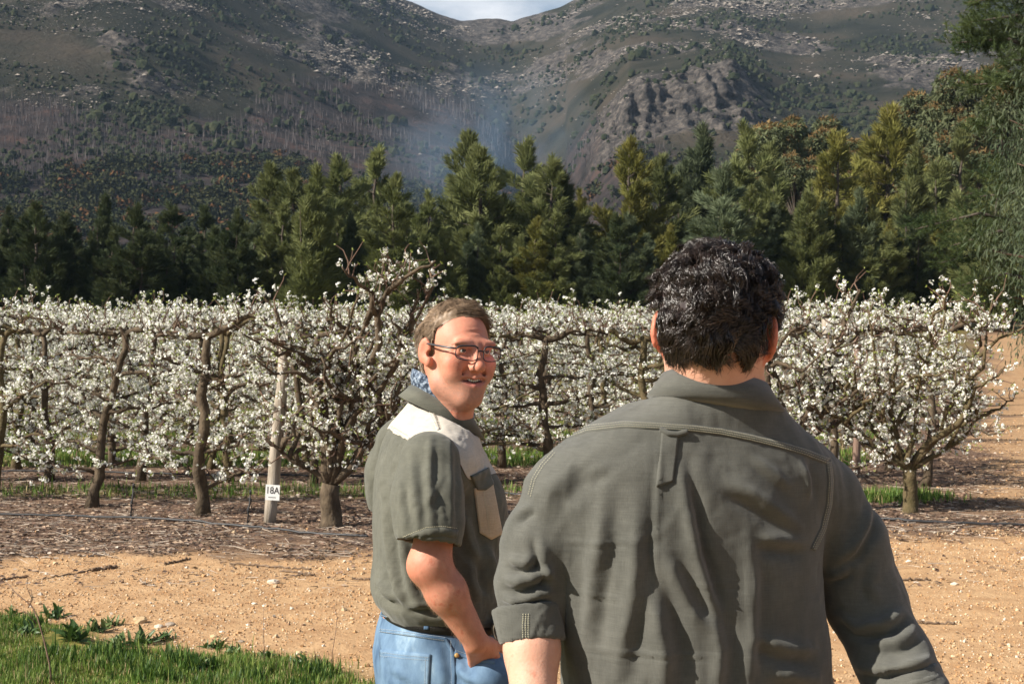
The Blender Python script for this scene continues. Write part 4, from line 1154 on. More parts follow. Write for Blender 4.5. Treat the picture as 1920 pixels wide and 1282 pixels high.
def weeds():
    rng = np.random.default_rng(37)
    def leafmesh(k):
        L = 1.0; n = 7; t = np.linspace(0, 1, n)
        w = .105 * np.sin(np.clip(t * .93 + .07, 0, 1) * math.pi) ** .75 * (1 + .12 * k)
        x = t; z = [.55, .75, .35][k] * t - [.32, .55, .25][k] * t ** 2.2
        V = np.concatenate([np.stack([x, -w, z + .10 * w * 3], -1), np.stack([x, 0 * w, z], -1), np.stack([x, w, z + .10 * w * 3], -1)])
        i = np.arange(n - 1)
        F = np.concatenate([np.stack([i, i + 1, i + 1 + n, i + n], -1), np.stack([i + n, i + n + 1, i + 2 * n + 1, i + 2 * n], -1)])
        return V, F
    wm = [material('weed_leaf', (.028, .065, .014), (.06, .11, .025), scale=25, rough=.5, spec=.4, trans=.2), material('weed_leaf_pale', (.10, .155, .05), (.16, .21, .08), scale=25, rough=.5, trans=.25)]
    LM = [[mesh_np('leaf', *leafmesh(k), m) for k in range(3)] for m in wm]
    spots = [(105, 1152, .15, 0, 'dark leafy weed by the bare sand in the upper left of the grass'), (45, 1195, .13, 0, 'dark leafy weed at the left edge above the grass'), (22, 1148, .10, 0, 'small leafy weed at the far left edge of the sand'),
             (140, 1205, .19, 0, 'largest dark rosette of broad leaves left of centre in the grass'), (178, 1182, .13, 1, 'pale leafy weed just right of the largest rosette'), (268, 1200, .15, 0, 'bushy dark weed below the brown sandstone lump'),
             (222, 1210, .12, 1, 'pale rosette between the largest weed and the bushy one'), (312, 1192, .09, 0, 'small weed at the edge of the bare sand'), (400, 1212, .10, 0, 'low weed halfway along the edge of the grass'),
             (436, 1228, .09, 1, 'pale low weed near the thin standing stalks'), (495, 1236, .09, 0, 'little weed at the foot of the thin dry stalk'), (560, 1250, .12, 0, 'weed at the right end of the grass near the bottom'),
             (320, 1240, .11, 1, 'pale weed in the grass near the bottom edge'), (385, 1258, .12, 0, 'dark weed in the grass at the bottom edge'), (210, 1168, .10, 1, 'upright pale weed beside the bare moss patch'), (70, 1240, .12, 1, 'pale weed low in the bottom left corner')]
    for i, (px, py, s, c, lb) in enumerate(spots):
        p = base_at(px, py); o = thing('weed', lb, 'weed', (p[0], p[1], float(ground_z(p[0], p[1]))), 0, 'leafy weeds along the sand edge')
        n = int(rng.integers(30, 42))
        for j in range(n):
            l = link('leaf', LM[c if rng.random() < .8 else 1 - c][int(rng.integers(0, 3))], o)
            l.rotation_euler = (rng.normal(0, .5), -rng.uniform(-.1, 1.15), rng.uniform(0, 6.28)); l.location = (rng.normal(0, .022), rng.normal(0, .022), 0)
            q = s * rng.uniform(.28, .72); l.scale = (q, q, q)
weeds()

def stalks():
    sm = material('dry_stalk', (.12, .07, .05), (.2, .13, .09), scale=20, rough=.9)
    def stalk(px, py, pts, r, label, side=()):
        p = base_at(px, py); sc = FPX / p[1]
        o = thing('dry_stalk', label, 'stalk', tuple(p))
        P = np.array([((x - px) / sc, .02 * k, (py - y) / sc) for k, (x, y) in enumerate(pts)])
        b = MB(); b.tube(P, np.linspace(r, r * .5, len(P)), 6); link('stem', b.mesh('stem', [sm]), o)
        for q in side:
            P = np.array([((x - px) / sc, .02, (py - y) / sc) for x, y in q]); b = MB(); b.tube(P, np.linspace(r * .6, r * .3, len(P)), 5); link('side_stem', b.mesh('side_stem', [sm]), o)
    stalk(98, 1290, [(98, 1290), (90, 1245), (78, 1205), (62, 1160), (48, 1140), (18, 1120), (-4, 1100)], .0045, 'tall dead weed stalk bending to the left edge over the grass',
          [[(50, 1140), (58, 1125), (48, 1100), (50, 1083)], [(58, 1125), (57, 1105)], [(18, 1120), (24, 1108)], [(66, 1170), (50, 1150), (30, 1142)]])
    stalk(495, 1240, [(495, 1240), (494, 1215), (491, 1190), (490, 1165), (490, 1135)], .0022, 'thin upright dry stalk standing on the sand left of the man with glasses')
    stalk(621, 1262, [(621, 1262), (622, 1225), (628, 1185), (629, 1160), (622, 1140)], .0022, 'thin dry stalk with a bent tip beside the jeans')
    stalk(372, 1245, [(372, 1245), (372, 1215), (374, 1190)], .002, 'short thin stalk in the grass near the bottom')
stalks()

# ------------------------------------------------------------------ air: smoke behind the windbreak and thin haze
def volume_material(name, color, density, noise=None):
    m = bpy.data.materials.new(name); m.use_nodes = True; nt = m.node_tree; nt.nodes.clear()
    o = nt.nodes.new('ShaderNodeOutputMaterial'); v = nt.nodes.new('ShaderNodeVolumePrincipled')
    v.inputs['Color'].default_value = (*color, 1); v.inputs['Density'].default_value = density; v.inputs['Anisotropy'].default_value = .0
    nt.links.new(v.outputs['Volume'], o.inputs['Volume'])
    if noise: noise(nt, v)
    return m
def add_smoke():
    c = at(900, 262, 190.0)
    hx, hy, hz = 17.0, 9.0, 11.5
    b = MB(); 
    V = ICO2 * (hx, hy, hz)
    b.add(V, ICO2F)
    def noise(nt, v):
        tc = nd(nt, 'ShaderNodeTexCoord')
        mp = nd(nt, 'ShaderNodeMapping'); mp.inputs['Scale'].default_value = (1 / hx, 1 / hy, 1 / hz); nt.links.new(tc.outputs['Object'], mp.inputs['Vector'])
        ln = nd(nt, 'ShaderNodeVectorMath', operation='LENGTH'); nt.links.new(mp.outputs['Vector'], ln.inputs[0])
        fall = nd(nt, 'ShaderNodeMapRange'); fall.inputs['From Min'].default_value = 1.0; fall.inputs['From Max'].default_value = .15; nt.links.new(ln.outputs['Value'], fall.inputs['Value'])
        n = nd(nt, 'ShaderNodeTexNoise'); n.inputs['Scale'].default_value = .10; n.inputs['Detail'].default_value = 4; n.inputs['Distortion'].default_value = .8; nt.links.new(tc.outputs['Object'], n.inputs['Vector'])
        r = nd(nt, 'ShaderNodeMapRange'); r.inputs['From Min'].default_value = .36; r.inputs['From Max'].default_value = .72; nt.links.new(n.outputs['Fac'], r.inputs['Value'])
        mu = nd(nt, 'ShaderNodeMath', operation='MULTIPLY'); nt.links.new(fall.outputs['Result'], mu.inputs[0]); nt.links.new(r.outputs['Result'], mu.inputs[1])
        m2 = nd(nt, 'ShaderNodeMath', operation='MULTIPLY'); nt.links.new(mu.outputs[0], m2.inputs[0]); m2.inputs[1].default_value = .055; nt.links.new(m2.outputs[0], v.inputs['Density'])
    o = link('smoke', b.mesh('smoke', [volume_material('wood_smoke', (.42, .62, .88), .02, noise)]), None, tuple(c)); tag(o, 'thin blue wood smoke drifting up behind the windbreak', kind='stuff')
    o.rotation_euler = (0, R(-12), 0)
add_smoke()
def add_haze():
    b = MB(); b.box((0, 800, 205), (3400, 1800, 412.8))
    o = link('haze', b.mesh('haze', [volume_material('air', (.52, .72, .98), HAZE)], smooth=False)); tag(o, 'thin blue haze in front of the mountain', kind='stuff')
HAZE = .00010
add_haze()
S.cycles.volume_step_rate = 4; S.cycles.volume_max_steps = 64
# ------------------------------------------------------------------ people: solid fields turned into one skin
class Field:
    """signed field on a rectilinear grid, filled primitive by primitive, skinned by surface nets"""
    def __init__(s, xs, ys, zs):
        s.xs, s.ys, s.zs = [np.asarray(a, np.float32) for a in (xs, ys, zs)]
        s.D = np.full((len(xs), len(ys), len(zs)), 1.0, np.float32)
    def _region(s, lo, hi, m):
        sl = []
        for a, l, h in zip((s.xs, s.ys, s.zs), lo, hi):
            sl.append(slice(max(int(np.searchsorted(a, l - m)), 0), min(int(np.searchsorted(a, h + m)), len(a))))
        X = s.xs[sl[0]][:, None, None]; Y = s.ys[sl[1]][None, :, None]; Z = s.zs[sl[2]][None, None, :]
        return tuple(sl), X, Y, Z
    def _apply(s, sl, d, k, op):
        A = s.D[sl]
        if op == 'sub': d = -d
        if op == 'add':
            h = np.maximum(k - np.abs(A - d), 0) / max(k, 1e-6); s.D[sl] = np.minimum(A, d) - h * h * k * .25
        else:
            h = np.maximum(k - np.abs(A - d), 0) / max(k, 1e-6); s.D[sl] = np.maximum(A, d) + h * h * k * .25
    def ell(s, c, r, k=.01, op='add', rot=None):
        c = np.asarray(c, float); r = np.asarray(r, float); m = .02 + k
        ext = np.abs(np.asarray(rot).T) @ r if rot is not None else r       # rot rows are the local axes
        sl, X, Y, Z = s._region(c - ext, c + ext, m)
        x, y, z = X - c[0], Y - c[1], Z - c[2]
        if rot is not None:
            q = np.asarray(rot, np.float32)
            x, y, z = q[0, 0] * x + q[0, 1] * y + q[0, 2] * z, q[1, 0] * x + q[1, 1] * y + q[1, 2] * z, q[2, 0] * x + q[2, 1] * y + q[2, 2] * z
        k0 = np.sqrt((x / r[0]) ** 2 + (y / r[1]) ** 2 + (z / r[2]) ** 2) + 1e-6
        k1 = np.sqrt((x / r[0] ** 2) ** 2 + (y / r[1] ** 2) ** 2 + (z / r[2] ** 2) ** 2) + 1e-6
        s._apply(sl, (k0 * (k0 - 1) / k1).astype(np.float32), k, op)
    def cone(s, a, b, ra, rb, k=.01, op='add'):
        a = np.asarray(a, float); b = np.asarray(b, float); R_ = max(ra, rb); m = .02 + k
        sl, X, Y, Z = s._region(np.minimum(a, b) - R_, np.maximum(a, b) + R_, m)
        ab = b - a; L2 = float(ab @ ab) + 1e-9
        t = np.clip(((X - a[0]) * ab[0] + (Y - a[1]) * ab[1] + (Z - a[2]) * ab[2]) / L2, 0, 1)
        d = np.sqrt((X - a[0] - t * ab[0]) ** 2 + (Y - a[1] - t * ab[1]) ** 2 + (Z - a[2] - t * ab[2]) ** 2) - (ra + (rb - ra) * t)
        s._apply(sl, d.astype(np.float32), k, op)
    def path(s, P, r, k=.01, op='add'):
        for i in range(len(P) - 1): s.cone(P[i], P[i + 1], r[i], r[i + 1], k, op)
    def loft(s, rows, yaw, k=.02, op='add', n=2.4):
        """rows: (z, cx, cy, half depth along forward, half width) ; forward = (cos yaw, sin yaw)"""
        rows = np.array(sorted(rows)); z = rows[:, 0]
        lo = (rows[:, 1:3] - rows[:, 3:5].max(1)[:, None]).min(0); hi = (rows[:, 1:3] + rows[:, 3:5].max(1)[:, None]).max(0)
        sl, X, Y, Z = s._region((*lo, z[0]), (*hi, z[-1]), .02 + k)
        zz = Z.ravel()
        def ip(col):     # smooth interpolation (Catmull-Rom)
            p = np.concatenate([[2 * rows[0, col] - rows[1, col]], rows[:, col], [2 * rows[-1, col] - rows[-2, col]]])
            i = np.clip(np.searchsorted(z, zz) - 1, 0, len(z) - 2); t = np.clip((zz - z[i]) / (z[i + 1] - z[i]), 0, 1)
            p0, p1, p2, p3 = p[i], p[i + 1], p[i + 2], p[i + 3]
            return (.5 * (2 * p1 + (p2 - p0) * t + (2 * p0 - 5 * p1 + 4 * p2 - p3) * t ** 2 + (3 * p1 - p0 - 3 * p2 + p3) * t ** 3)).astype(np.float32)[None, None, :]
        cx, cy, a, b = [ip(c) for c in (1, 2, 3, 4)]
        c_, s_ = math.cos(yaw), math.sin(yaw)
        f = np.abs((X - cx) * c_ + (Y - cy) * s_) / a; w = np.abs(-(X - cx) * s_ + (Y - cy) * c_) / b
        q = ((f + 1e-5) ** n + (w + 1e-5) ** n) ** (1 / n)
        d = (q - 1) * np.minimum(a, b)
        d = np.maximum(d, np.maximum(z[0] - Z, Z - z[-1]))
        s._apply(sl, d.astype(np.float32), k, op)
    def cut(s, p, n):
        """remove everything on the side of the plane the normal points to"""
        p = np.asarray(p); n = np.asarray(n, float); n = n / np.linalg.norm(n)
        d = (s.xs[:, None, None] - p[0]) * n[0] + (s.ys[None, :, None] - p[1]) * n[1] + (s.zs[None, None, :] - p[2]) * n[2]
        s.D = np.maximum(s.D, d.astype(np.float32))
    def mesh(s):
        D = s.D; I = D < 0
        c = np.zeros(tuple(n - 1 for n in D.shape), np.int8)
        for dx in (0, 1):
            for dy in (0, 1):
                for dz in (0, 1):
                    c += I[dx:dx + c.shape[0], dy:dy + c.shape[1], dz:dz + c.shape[2]]
        act = np.argwhere((c > 0) & (c < 8))
        idx = np.full(c.shape, -1, np.int32); idx[tuple(act.T)] = np.arange(len(act))
        acc = np.zeros((len(act), 3)); cnt = np.zeros(len(act))
        corner = [(a, b, e) for a in (0, 1) for b in (0, 1) for e in (0, 1)]
        val = {q: D[act[:, 0] + q[0], act[:, 1] + q[1], act[:, 2] + q[2]] for q in corner}
        for q in corner:
            for ax in range(3):
                if q[ax]: continue
                q2 = list(q); q2[ax] = 1; q2 = tuple(q2)
                m = (val[q] < 0) != (val[q2] < 0)
                t = val[q][m] / (val[q][m] - val[q2][m])
                p = np.tile(np.array(q, float), (m.sum(), 1)); p[:, ax] = t
                acc[m] += p; cnt[m] += 1
        f = acc / cnt[:, None]
        V = np.stack([a[act[:, i]] + f[:, i] * (a[act[:, i] + 1] - a[act[:, i]]) for i, a in enumerate((s.xs, s.ys, s.zs))], -1)
        F = []
        for ax in range(3):
            o1, o2 = [(1, 2), (2, 0), (0, 1)][ax]
            s0 = [slice(None)] * 3; s1 = [slice(None)] * 3; s0[ax] = slice(0, -1); s1[ax] = slice(1, None)
            A, B = I[tuple(s0)], I[tuple(s1)]
            e = np.argwhere(A != B)
            ok = (e[:, o1] > 0) & (e[:, o2] > 0) & (e[:, o1] < c.shape[o1]) & (e[:, o2] < c.shape[o2])
            e = e[ok]; up = A[tuple(e.T)]
            def cell(d1, d2):
                q = e.copy(); q[:, o1] += d1; q[:, o2] += d2; return idx[tuple(q.T)]
            q = np.stack([cell(-1, -1), cell(0, -1), cell(0, 0), cell(-1, 0)], -1)
            q[~up] = q[~up][:, ::-1]
            F.append(q)
        return V, np.concatenate(F)

def axis_grid(segs):
    """[(start, end, step), ...] joined into one coordinate axis"""
    out = [segs[0][0]]
    for a, b, st in segs:
        n = max(1, int(round((b - out[-1]) / st))); out += list(np.linspace(out[-1], b, n + 1)[1:])
    return np.array(out)

def vnormals(V, F):
    a, b, c, d = [V[F[:, i]] for i in (0, 1, 2, 3)]
    n = np.cross(c - a, d - b)
    N = np.zeros_like(V)
    for i in range(4): np.add.at(N, F[:, i], n)
    return N / (np.linalg.norm(N, axis=1)[:, None] + 1e-12)

def relax(V, F, it=2, f=.5):
    """a little Laplacian smoothing"""
    for _ in range(it):
        S_ = np.zeros_like(V); n = np.zeros(len(V))
        for i in range(4):
            a, b = F[:, i], F[:, (i + 1) % 4]
            np.add.at(S_, a, V[b]); np.add.at(n, a, 1); np.add.at(S_, b, V[a]); np.add.at(n, b, 1)
        V = V + f * (S_ / n[:, None] - V)
    return V

def folds(V, N, segs, facing=-1):
    """raise cloth folds: each seg = (pixel polyline, depth, width m, amp m, side trough) ; the polyline is laid at that depth"""
    disp = np.zeros(len(V))
    for pts, d, w, amp, tr in segs:
        P = np.array([at(x, y, d) for x, y in pts])
        best = np.full(len(V), 1e9); side = np.zeros(len(V)); along = np.zeros(len(V))
        q = V[:, (0, 2)]
        nseg = len(P) - 1
        lo = P[:, (0, 2)].min(0) - 5 * w; hi = P[:, (0, 2)].max(0) + 5 * w
        m = np.all((q > lo) & (q < hi), 1) & (N[:, 1] < .15)
        qi = np.where(m)[0]
        if not len(qi): continue
        qq = q[qi]; bb = np.full(len(qi), 1e9); ss = np.zeros(len(qi)); aa = np.zeros(len(qi))
        for i in range(nseg):
            a, b = P[i, (0, 2)] if False else P[i][[0, 2]], P[i + 1][[0, 2]]
            ab = b - a; t = np.clip(((qq - a) @ ab) / (ab @ ab + 1e-12), 0, 1)
            dv = qq - a - t[:, None] * ab; dist = np.linalg.norm(dv, axis=1)
            sg = np.sign(ab[0] * dv[:, 1] - ab[1] * dv[:, 0])
            up = dist < bb
            bb[up] = dist[up]; ss[up] = sg[up]; aa[up] = (i + t[up]) / nseg
        w = w * .8; x = bb / w
        prof = np.exp(-x ** 1.6) - tr * np.exp(-((bb * ss - 1.7 * w * np.sign(tr)) / w) ** 2) * (1 if tr >= 0 else -1)
        taper = smooth(0, .38, aa) * smooth(1, .62, aa)
        fade = np.clip(-N[qi, 1] * 2.2 + .2, 0, 1)
        w_ = w
        disp[qi] += amp * prof * taper * fade
    return V + N * disp[:, None]

def wrinkle(V, N, amp, sc, seed, stretch=(1, 1, 1)):
    q = V * np.array(stretch) * sc
    w = np.stack([fbm(q * .6, seed + k, 2) for k in (5, 6, 7)], -1)
    r = 1 - np.abs(fbm(q + 1.1 * w, seed, 3)) * 2.4
    return V + N * (amp * (np.clip(r, -1, 1)))[:, None]

def clip_faces(V, F, g):
    """cut the quads by g = 0 -> (V, tris) of the part with g < 0"""
    T = np.concatenate([F[:, (0, 1, 2)], F[:, (0, 2, 3)]]) if F.shape[1] == 4 else F
    s = g[T] < 0; c = s.sum(1)
    keep = [T[c == 3]]
    V = list(V); newV = []; base = len(V); cache = {}
    def cutv(a, b):
        k = (min(a, b), max(a, b))
        if k not in cache:
            t = g[a] / (g[a] - g[b]); cache[k] = base + len(newV); newV.append(V[a] + t * (V[b] - V[a]))
        return cache[k]
    add = []
    for tri, sg, n in zip(T[(c == 1) | (c == 2)], s[(c == 1) | (c == 2)], c[(c == 1) | (c == 2)]):
        for r_ in range(3):
            a, b, d = tri[r_], tri[(r_ + 1) % 3], tri[(r_ + 2) % 3]; sa, sb, sd = sg[r_], sg[(r_ + 1) % 3], sg[(r_ + 2) % 3]
            if n == 1 and sa: add.append((a, cutv(a, b), cutv(a, d))); break
            if n == 2 and not sa:
                p, q = cutv(a, b), cutv(a, d); add.append((p, b, d)); add.append((p, d, q)); break
    allT = np.concatenate([keep[0], np.array(add, int).reshape(-1, 3)])
    Va = np.concatenate([np.asarray(V), np.array(newV).reshape(-1, 3)])
    used, inv = np.unique(allT, return_inverse=True)
    return Va[used], inv.reshape(-1, 3)

def bvh(V, F): return BVHTree.FromPolygons([tuple(v) for v in V], [tuple(f) for f in F])
CAMP = Vector((0, 0, CAMZ))
def cast(tree, px, py):
    p = at(px, py, 1.0); d = (Vector(p) - CAMP).normalized()
    h = tree.ray_cast(CAMP, d)
    return (np.array(h[0]), np.array(h[1])) if h[0] is not None else (None, None)

def drape(tree, outline, nu, nv, off, name, mat_, parent, thick=True):
    """a cloth patch laid on a surface; outline(u, v) -> pixel on the garment where the patch lies"""
    G = np.zeros((nu + 1, nv + 1, 3)); Nn = np.zeros_like(G); ok = np.ones((nu + 1, nv + 1), bool)
    for i in range(nu + 1):
        for j in range(nv + 1):
            x, y = outline(i / nu, j / nv); h, n = cast(tree, x, y)
            if h is None: ok[i, j] = False; continue
            G[i, j] = h; Nn[i, j] = n
    # drop outliers in depth (rays that slipped past an edge)
    i = (np.arange(nu)[:, None] * (nv + 1) + np.arange(nv)[None]).ravel()
    F = np.stack([i, i + nv + 1, i + nv + 2, i + 1], -1)
    okf = ok.ravel()[F].all(1)
    P = G.reshape(-1, 3)
    dep = P[F][:, :, 1]; okf &= (dep.max(1) - dep.min(1)) < .05
    F = F[okf]
    Nf = Nn.reshape(-1, 3)
    top = P + Nf * off
    if len(F) == 0: return None
    # keep the one connected piece
    lab = np.arange(len(P))
    for _ in range(400):
        m_ = lab[F].min(1); new = lab.copy()
        for k in range(4): np.minimum.at(new, F[:, k], m_)
        if (new == lab).all(): break
        lab = new
    fl = lab[F[:, 0]]; F = F[fl == np.bincount(fl).argmax()]
    # make sure faces look outwards
    a, b, c = top[F[:, 0]], top[F[:, 1]], top[F[:, 2]]
    if (np.cross(b - a, c - a) * Nf[F[:, 0]]).sum() < 0: F = F[:, ::-1]
    mb = MB(); mb.add(top, F)
    # rim
    E = {}
    for f in F:
        for k in range(4):
            e = (f[k], f[(k + 1) % 4]); E[e] = 1
    rim = [e for e in E if (e[1], e[0]) not in E]
    if rim:
        rim = np.array(rim); n = len(P)
        V2 = np.concatenate([top, P - Nf * .002]); F = F.astype(int)
        mb = MB(); mb.add(V2, [F, np.stack([rim[:, 1], rim[:, 0], rim[:, 0] + n, rim[:, 1] + n], -1)])
    Vall = np.concatenate(mb.V); Fall = np.concatenate(mb.F[4, 0]); us, inv = np.unique(Fall, return_inverse=True)
    return link(name, mesh_np(name, Vall[us], inv.reshape(-1, 4), mat_), parent)

def ribbon(tree, pts, half, off, name, mat_, parent, n=40, round_=True):
    """a raised seam along a pixel polyline on the garment"""
    pts = np.array(pts, float); s = np.r_[0, np.cumsum(np.linalg.norm(np.diff(pts, axis=0), axis=1))]
    def ol(u, v):
        q = u * s[-1]; x, y = np.interp(q, s, pts[:, 0]), np.interp(q, s, pts[:, 1])
        q2 = min(q + 2, s[-1]); q1 = max(q - 2, 0)
        tx, ty = np.interp(q2, s, pts[:, 0]) - np.interp(q1, s, pts[:, 0]), np.interp(q2, s, pts[:, 1]) - np.interp(q1, s, pts[:, 1])
        l = math.hypot(tx, ty) + 1e-9
        return x - ty / l * half * (v - .5) * 2, y + tx / l * half * (v - .5) * 2
    return drape(tree, ol, n, 2, off, name, mat_, parent)

def stitches(tree, lines, name, mat_, parent, step=4.2, dash=2.5, wid=.0007, off=.0012):
    """short raised thread dashes along pixel polylines on the garment"""
    mb = MB()
    for pts in lines:
        pts = np.array(pts, float); s = np.r_[0, np.cumsum(np.linalg.norm(np.diff(pts, axis=0), axis=1))]
        for q in np.arange(0, s[-1] - dash, step):
            e = [(np.interp(q + k, s, pts[:, 0]), np.interp(q + k, s, pts[:, 1])) for k in (0, dash)]
            (a, na), (b, nb) = cast(tree, *e[0]), cast(tree, *e[1])
            if a is None or b is None or abs(a[1] - b[1]) > .02: continue
            n = na / np.linalg.norm(na); t = b - a; l = np.linalg.norm(t)
            if l < 1e-6: continue
            t = t / l; sd = np.cross(n, t) * wid
            a2, b2 = a + n * off, b + n * off
            mb.add([a2 - sd, b2 - sd, b2 + sd, a2 + sd, (a + b) / 2 + n * (off + .0007)], [np.array([(0, 1, 4), (1, 2, 4), (2, 3, 4), (3, 0, 4)])])
    if mb.n:
        o = link(name, mb.mesh(name, [mat_], smooth=False), parent); o['kind'] = 'stuff'; return o

def offset_line(pts, d):
    pts = np.array(pts, float); t = np.gradient(pts, axis=0); t /= np.linalg.norm(t, axis=1)[:, None] + 1e-9
    return pts + np.stack([-t[:, 1], t[:, 0]], -1) * d

# ---- shared anatomy
def head_field(F, c, A, wide=1.0, mouth=True, eo=0.0, ey=0.0):
    """A: rows = head axes (person's left, forward, up) in world; c: centre between the ears"""
    A = np.asarray(A)
    def W(p): return c + A.T @ np.asarray(p, float)
    def ell(p, r, k=.01, op='add', rot=None): F.ell(W(p), r, k, op, A if rot is None else rot @ A)
    def cone(p, q, a, b, k=.01, op='add'): F.cone(W(p), W(q), a, b, k, op)
    ell((0, -.018, .026), (.077 * wide, .097, .084), .02)
    ell((0, .022, -.018), (.058 * wide, .073, .080), .03)
    for s in (-1, 1):
        cone((s * .056, -.008, -.040), (s * .046, .020, -.080), .019, .018, .03)
        cone((s * .046, .020, -.080), (s * .016, .072, -.104), .020, .018, .03)
        ell((s * .044, .062, -.022), (.026, .026, .022), .022)          # cheekbone
        ell((s * .040, .064, -.048), (.022, .024, .024), .022)          # smiling cheek
        ell((s * .030, .084, .026), (.026, .012, .009), .014)           # brow
    ell((0, .076, -.106), (.021, .018, .016), .025)                     # chin
    ell((0, .072, -.070), (.034, .026, .030), .025)                     # muzzle
    for s in (-1, 1):
        ell((s * .032, .096, .008), (.019, .0165, .0085), .010, 'sub')    # eye socket
    for s in (-1, 1):                                                   # lids over the eyeball, parted by a narrow slit
        ell((s * .0315, .0765, .0085), (.0140, .0140, .0136), .004)
        ell((s * .0320, .0915, .0068), (.0120, .0080, .0036), .002, 'sub')
        cone((s * .020, .0925, .0185), (s * .046, .080, .0185), .0050, .0042, .008)
    cone((0, .086, .018), (0, .113, -.026), .0090, .0135, .012)         # nose
    ell((0, .110, -.028), (.0125, .013, .0105), .008)
    for s in (-1, 1):
        ell((s * .0135, .100, -.032), (.0085, .011, .0085), .006)
        ell((s * .0065, .108, -.0395), (.0042, .0055, .004), .003, 'sub')
    if mouth:
        ell((0, .094, -.0655), (.0200, .026, .0074), .004, 'sub')
        for s in (-1, 1): ell((s * .0165, .090, -.0610), (.0155, .024, .0055), .005, 'sub')
        for s in (-1, 1): cone((0, .097, -.0540), (s * .034, .078, -.0500), .0042, .0022, .005)
        for s in (-1, 1): cone((0, .0955, -.0755), (s * .033, .079, -.0530), .0060, .0026, .005)
        for s in (-1, 1): cone((s * .020, .094, -.036), (s * .0405, .072, -.062), .0042, .0030, .009, 'sub'); cone((s * .0405, .072, -.062), (s * .037, .070, -.078), .0030, .0015, .008, 'sub')
        for s in (-1, 1): cone((s * .047, .072, .004), (s * .060, .058, .000), .0016, .001, .005, 'sub'); cone((s * .022, .091, -.004), (s * .042, .082, -.006), .0018, .0012, .006, 'sub')
        for zz in (.052, .064, .075): cone((-.034, .078 - (zz - .05) * .25, zz), (.034, .078 - (zz - .05) * .25, zz), .0022, .0022, .006, 'sub')   # smile line
    for s in (-1, 1):                                                   # ears
        th = R(24)
        q = np.array([[math.cos(th) , s * math.sin(th), 0], [-s * math.sin(th), math.cos(th), 0], [0, 0, 1.]])
        ell((s * (.081 + eo), -.016 - eo * .5 + ey, -.004), (.0075, .019, .032), .006, 'add', q)
        ell((s * (.078 + eo * .6), -.004 + ey, -.028), (.008, .010, .013), .008)
        ell((s * (.0885 + eo), -.012 + ey, .000), (.0055, .0115, .019), .004, 'sub', q)
        ell((s * .083 * wide, -.004 + ey, -.010), (.006, .007, .008), .004, 'sub')
        cone((s * .084 * wide, -.018 + ey, .018), (s * .083 * wide, -.010 + ey, -.002), .0028, .0022, .004)
    return W

def hand_field(F, wrist, d, palm, side, curl=(.5, .5, .5, .5), size=1.0, r=.0085):
    """d: direction of the fingers, palm: palm normal, side: towards the thumb"""
    d, palm, side = [np.asarray(v, float) / np.linalg.norm(v) for v in (d, palm, side)]
    kn = []
    for i, o in enumerate((.030, .010, -.010, -.028)):
        k = wrist + size * (d * (.088 - .006 * abs(i - 1)) + side * o); kn.append(k)
        F.cone(wrist + d * .012 * size + side * o * .55, k, .015 * size, .0115 * size, .012)
    L = np.array([(.040, .026, .020), (.046, .029, .022), (.042, .027, .021), (.033, .020, .018)]) * size
    for i in range(4):
        p = kn[i]; a = curl[i]; ang = 0
        dd = d + side * (.10, .02, -.05, -.14)[i]; dd /= np.linalg.norm(dd)
        for j in range(3):
            ang += a * (.9, 1.0, .7)[j]
            q = p + L[i, j] * (dd * math.cos(ang) + palm * math.sin(ang))
            F.cone(p, q, r * size * (1.05 - .1 * j), r * size * (.95 - .1 * j), .003); p = q
    b = wrist + size * (d * .022 + side * .028 + palm * .008)
    m_ = b + size * (d * .036 + side * .026 + palm * .012); F.cone(wrist + d * .01, b, .016, .014, .012); F.cone(b, m_, .0125 * size, .0105 * size, .008)
    F.cone(m_, m_ + size * (d * .034 + side * .004 + palm * .010), .0105 * size, .0085 * size, .004)

def legs_field(F, hip_c, fwd, lat, stance=.11, rr=(.085, .058, .045), foot=True, z0=0.08, hz=.90):
    for s in (-1, 1):
        h = hip_c + lat * s * .095; h = np.array((h[0], h[1], hz))
        kn = hip_c + lat * s * stance + fwd * .015; kn = np.array((kn[0], kn[1], .50))
        an = hip_c + lat * s * (stance + .01) - fwd * .02; an = np.array((an[0], an[1], z0))
        F.cone(h, kn, rr[0], rr[1], .03); F.cone(kn, an, rr[1], rr[2], .03)
        if foot: F.cone(an - (0, 0, .02), an + fwd * .15 - (0, 0, .035), .04, .03, .02)

def boots(parent, hip_c, fwd, lat, stance, m, sole):
    for s in (-1, 1):
        an = hip_c + lat * s * (stance + .01) - fwd * .02; an = np.array((an[0], an[1], 0.))
        f = Field(np.arange(an[0] - .25, an[0] + .26, .009), np.arange(an[1] - .25, an[1] + .26, .009), np.arange(-.01, .24, .009))
        f.cone(an + (0, 0, .10), an + (0, 0, .19), .05, .052, .02); f.cone(an - fwd * .04 + (0, 0, .055), an + fwd * .17 + (0, 0, .05), .045, .042, .03); f.cone(an + (0, 0, .1), an + fwd * .12 + (0, 0, .06), .05, .04, .03)
        f.cut(an + (0, 0, .022), (0, 0, -1))
        V, Q = f.mesh(); b = link('boot', mesh_np('boot', relax(V, Q, 1), Q, m), parent)
        f = Field(np.arange(an[0] - .25, an[0] + .26, .009), np.arange(an[1] - .25, an[1] + .26, .009), np.arange(-.02, .04, .005))
        f.cone(an - fwd * .045 + (0, 0, .012), an + fwd * .18 + (0, 0, .012), .05, .046, .02); f.cut(an + (0, 0, .022), (0, 0, 1)); f.cut(an, (0, 0, -1))
        V, Q = f.mesh(); link('sole', mesh_np('sole', V, Q, sole), b)

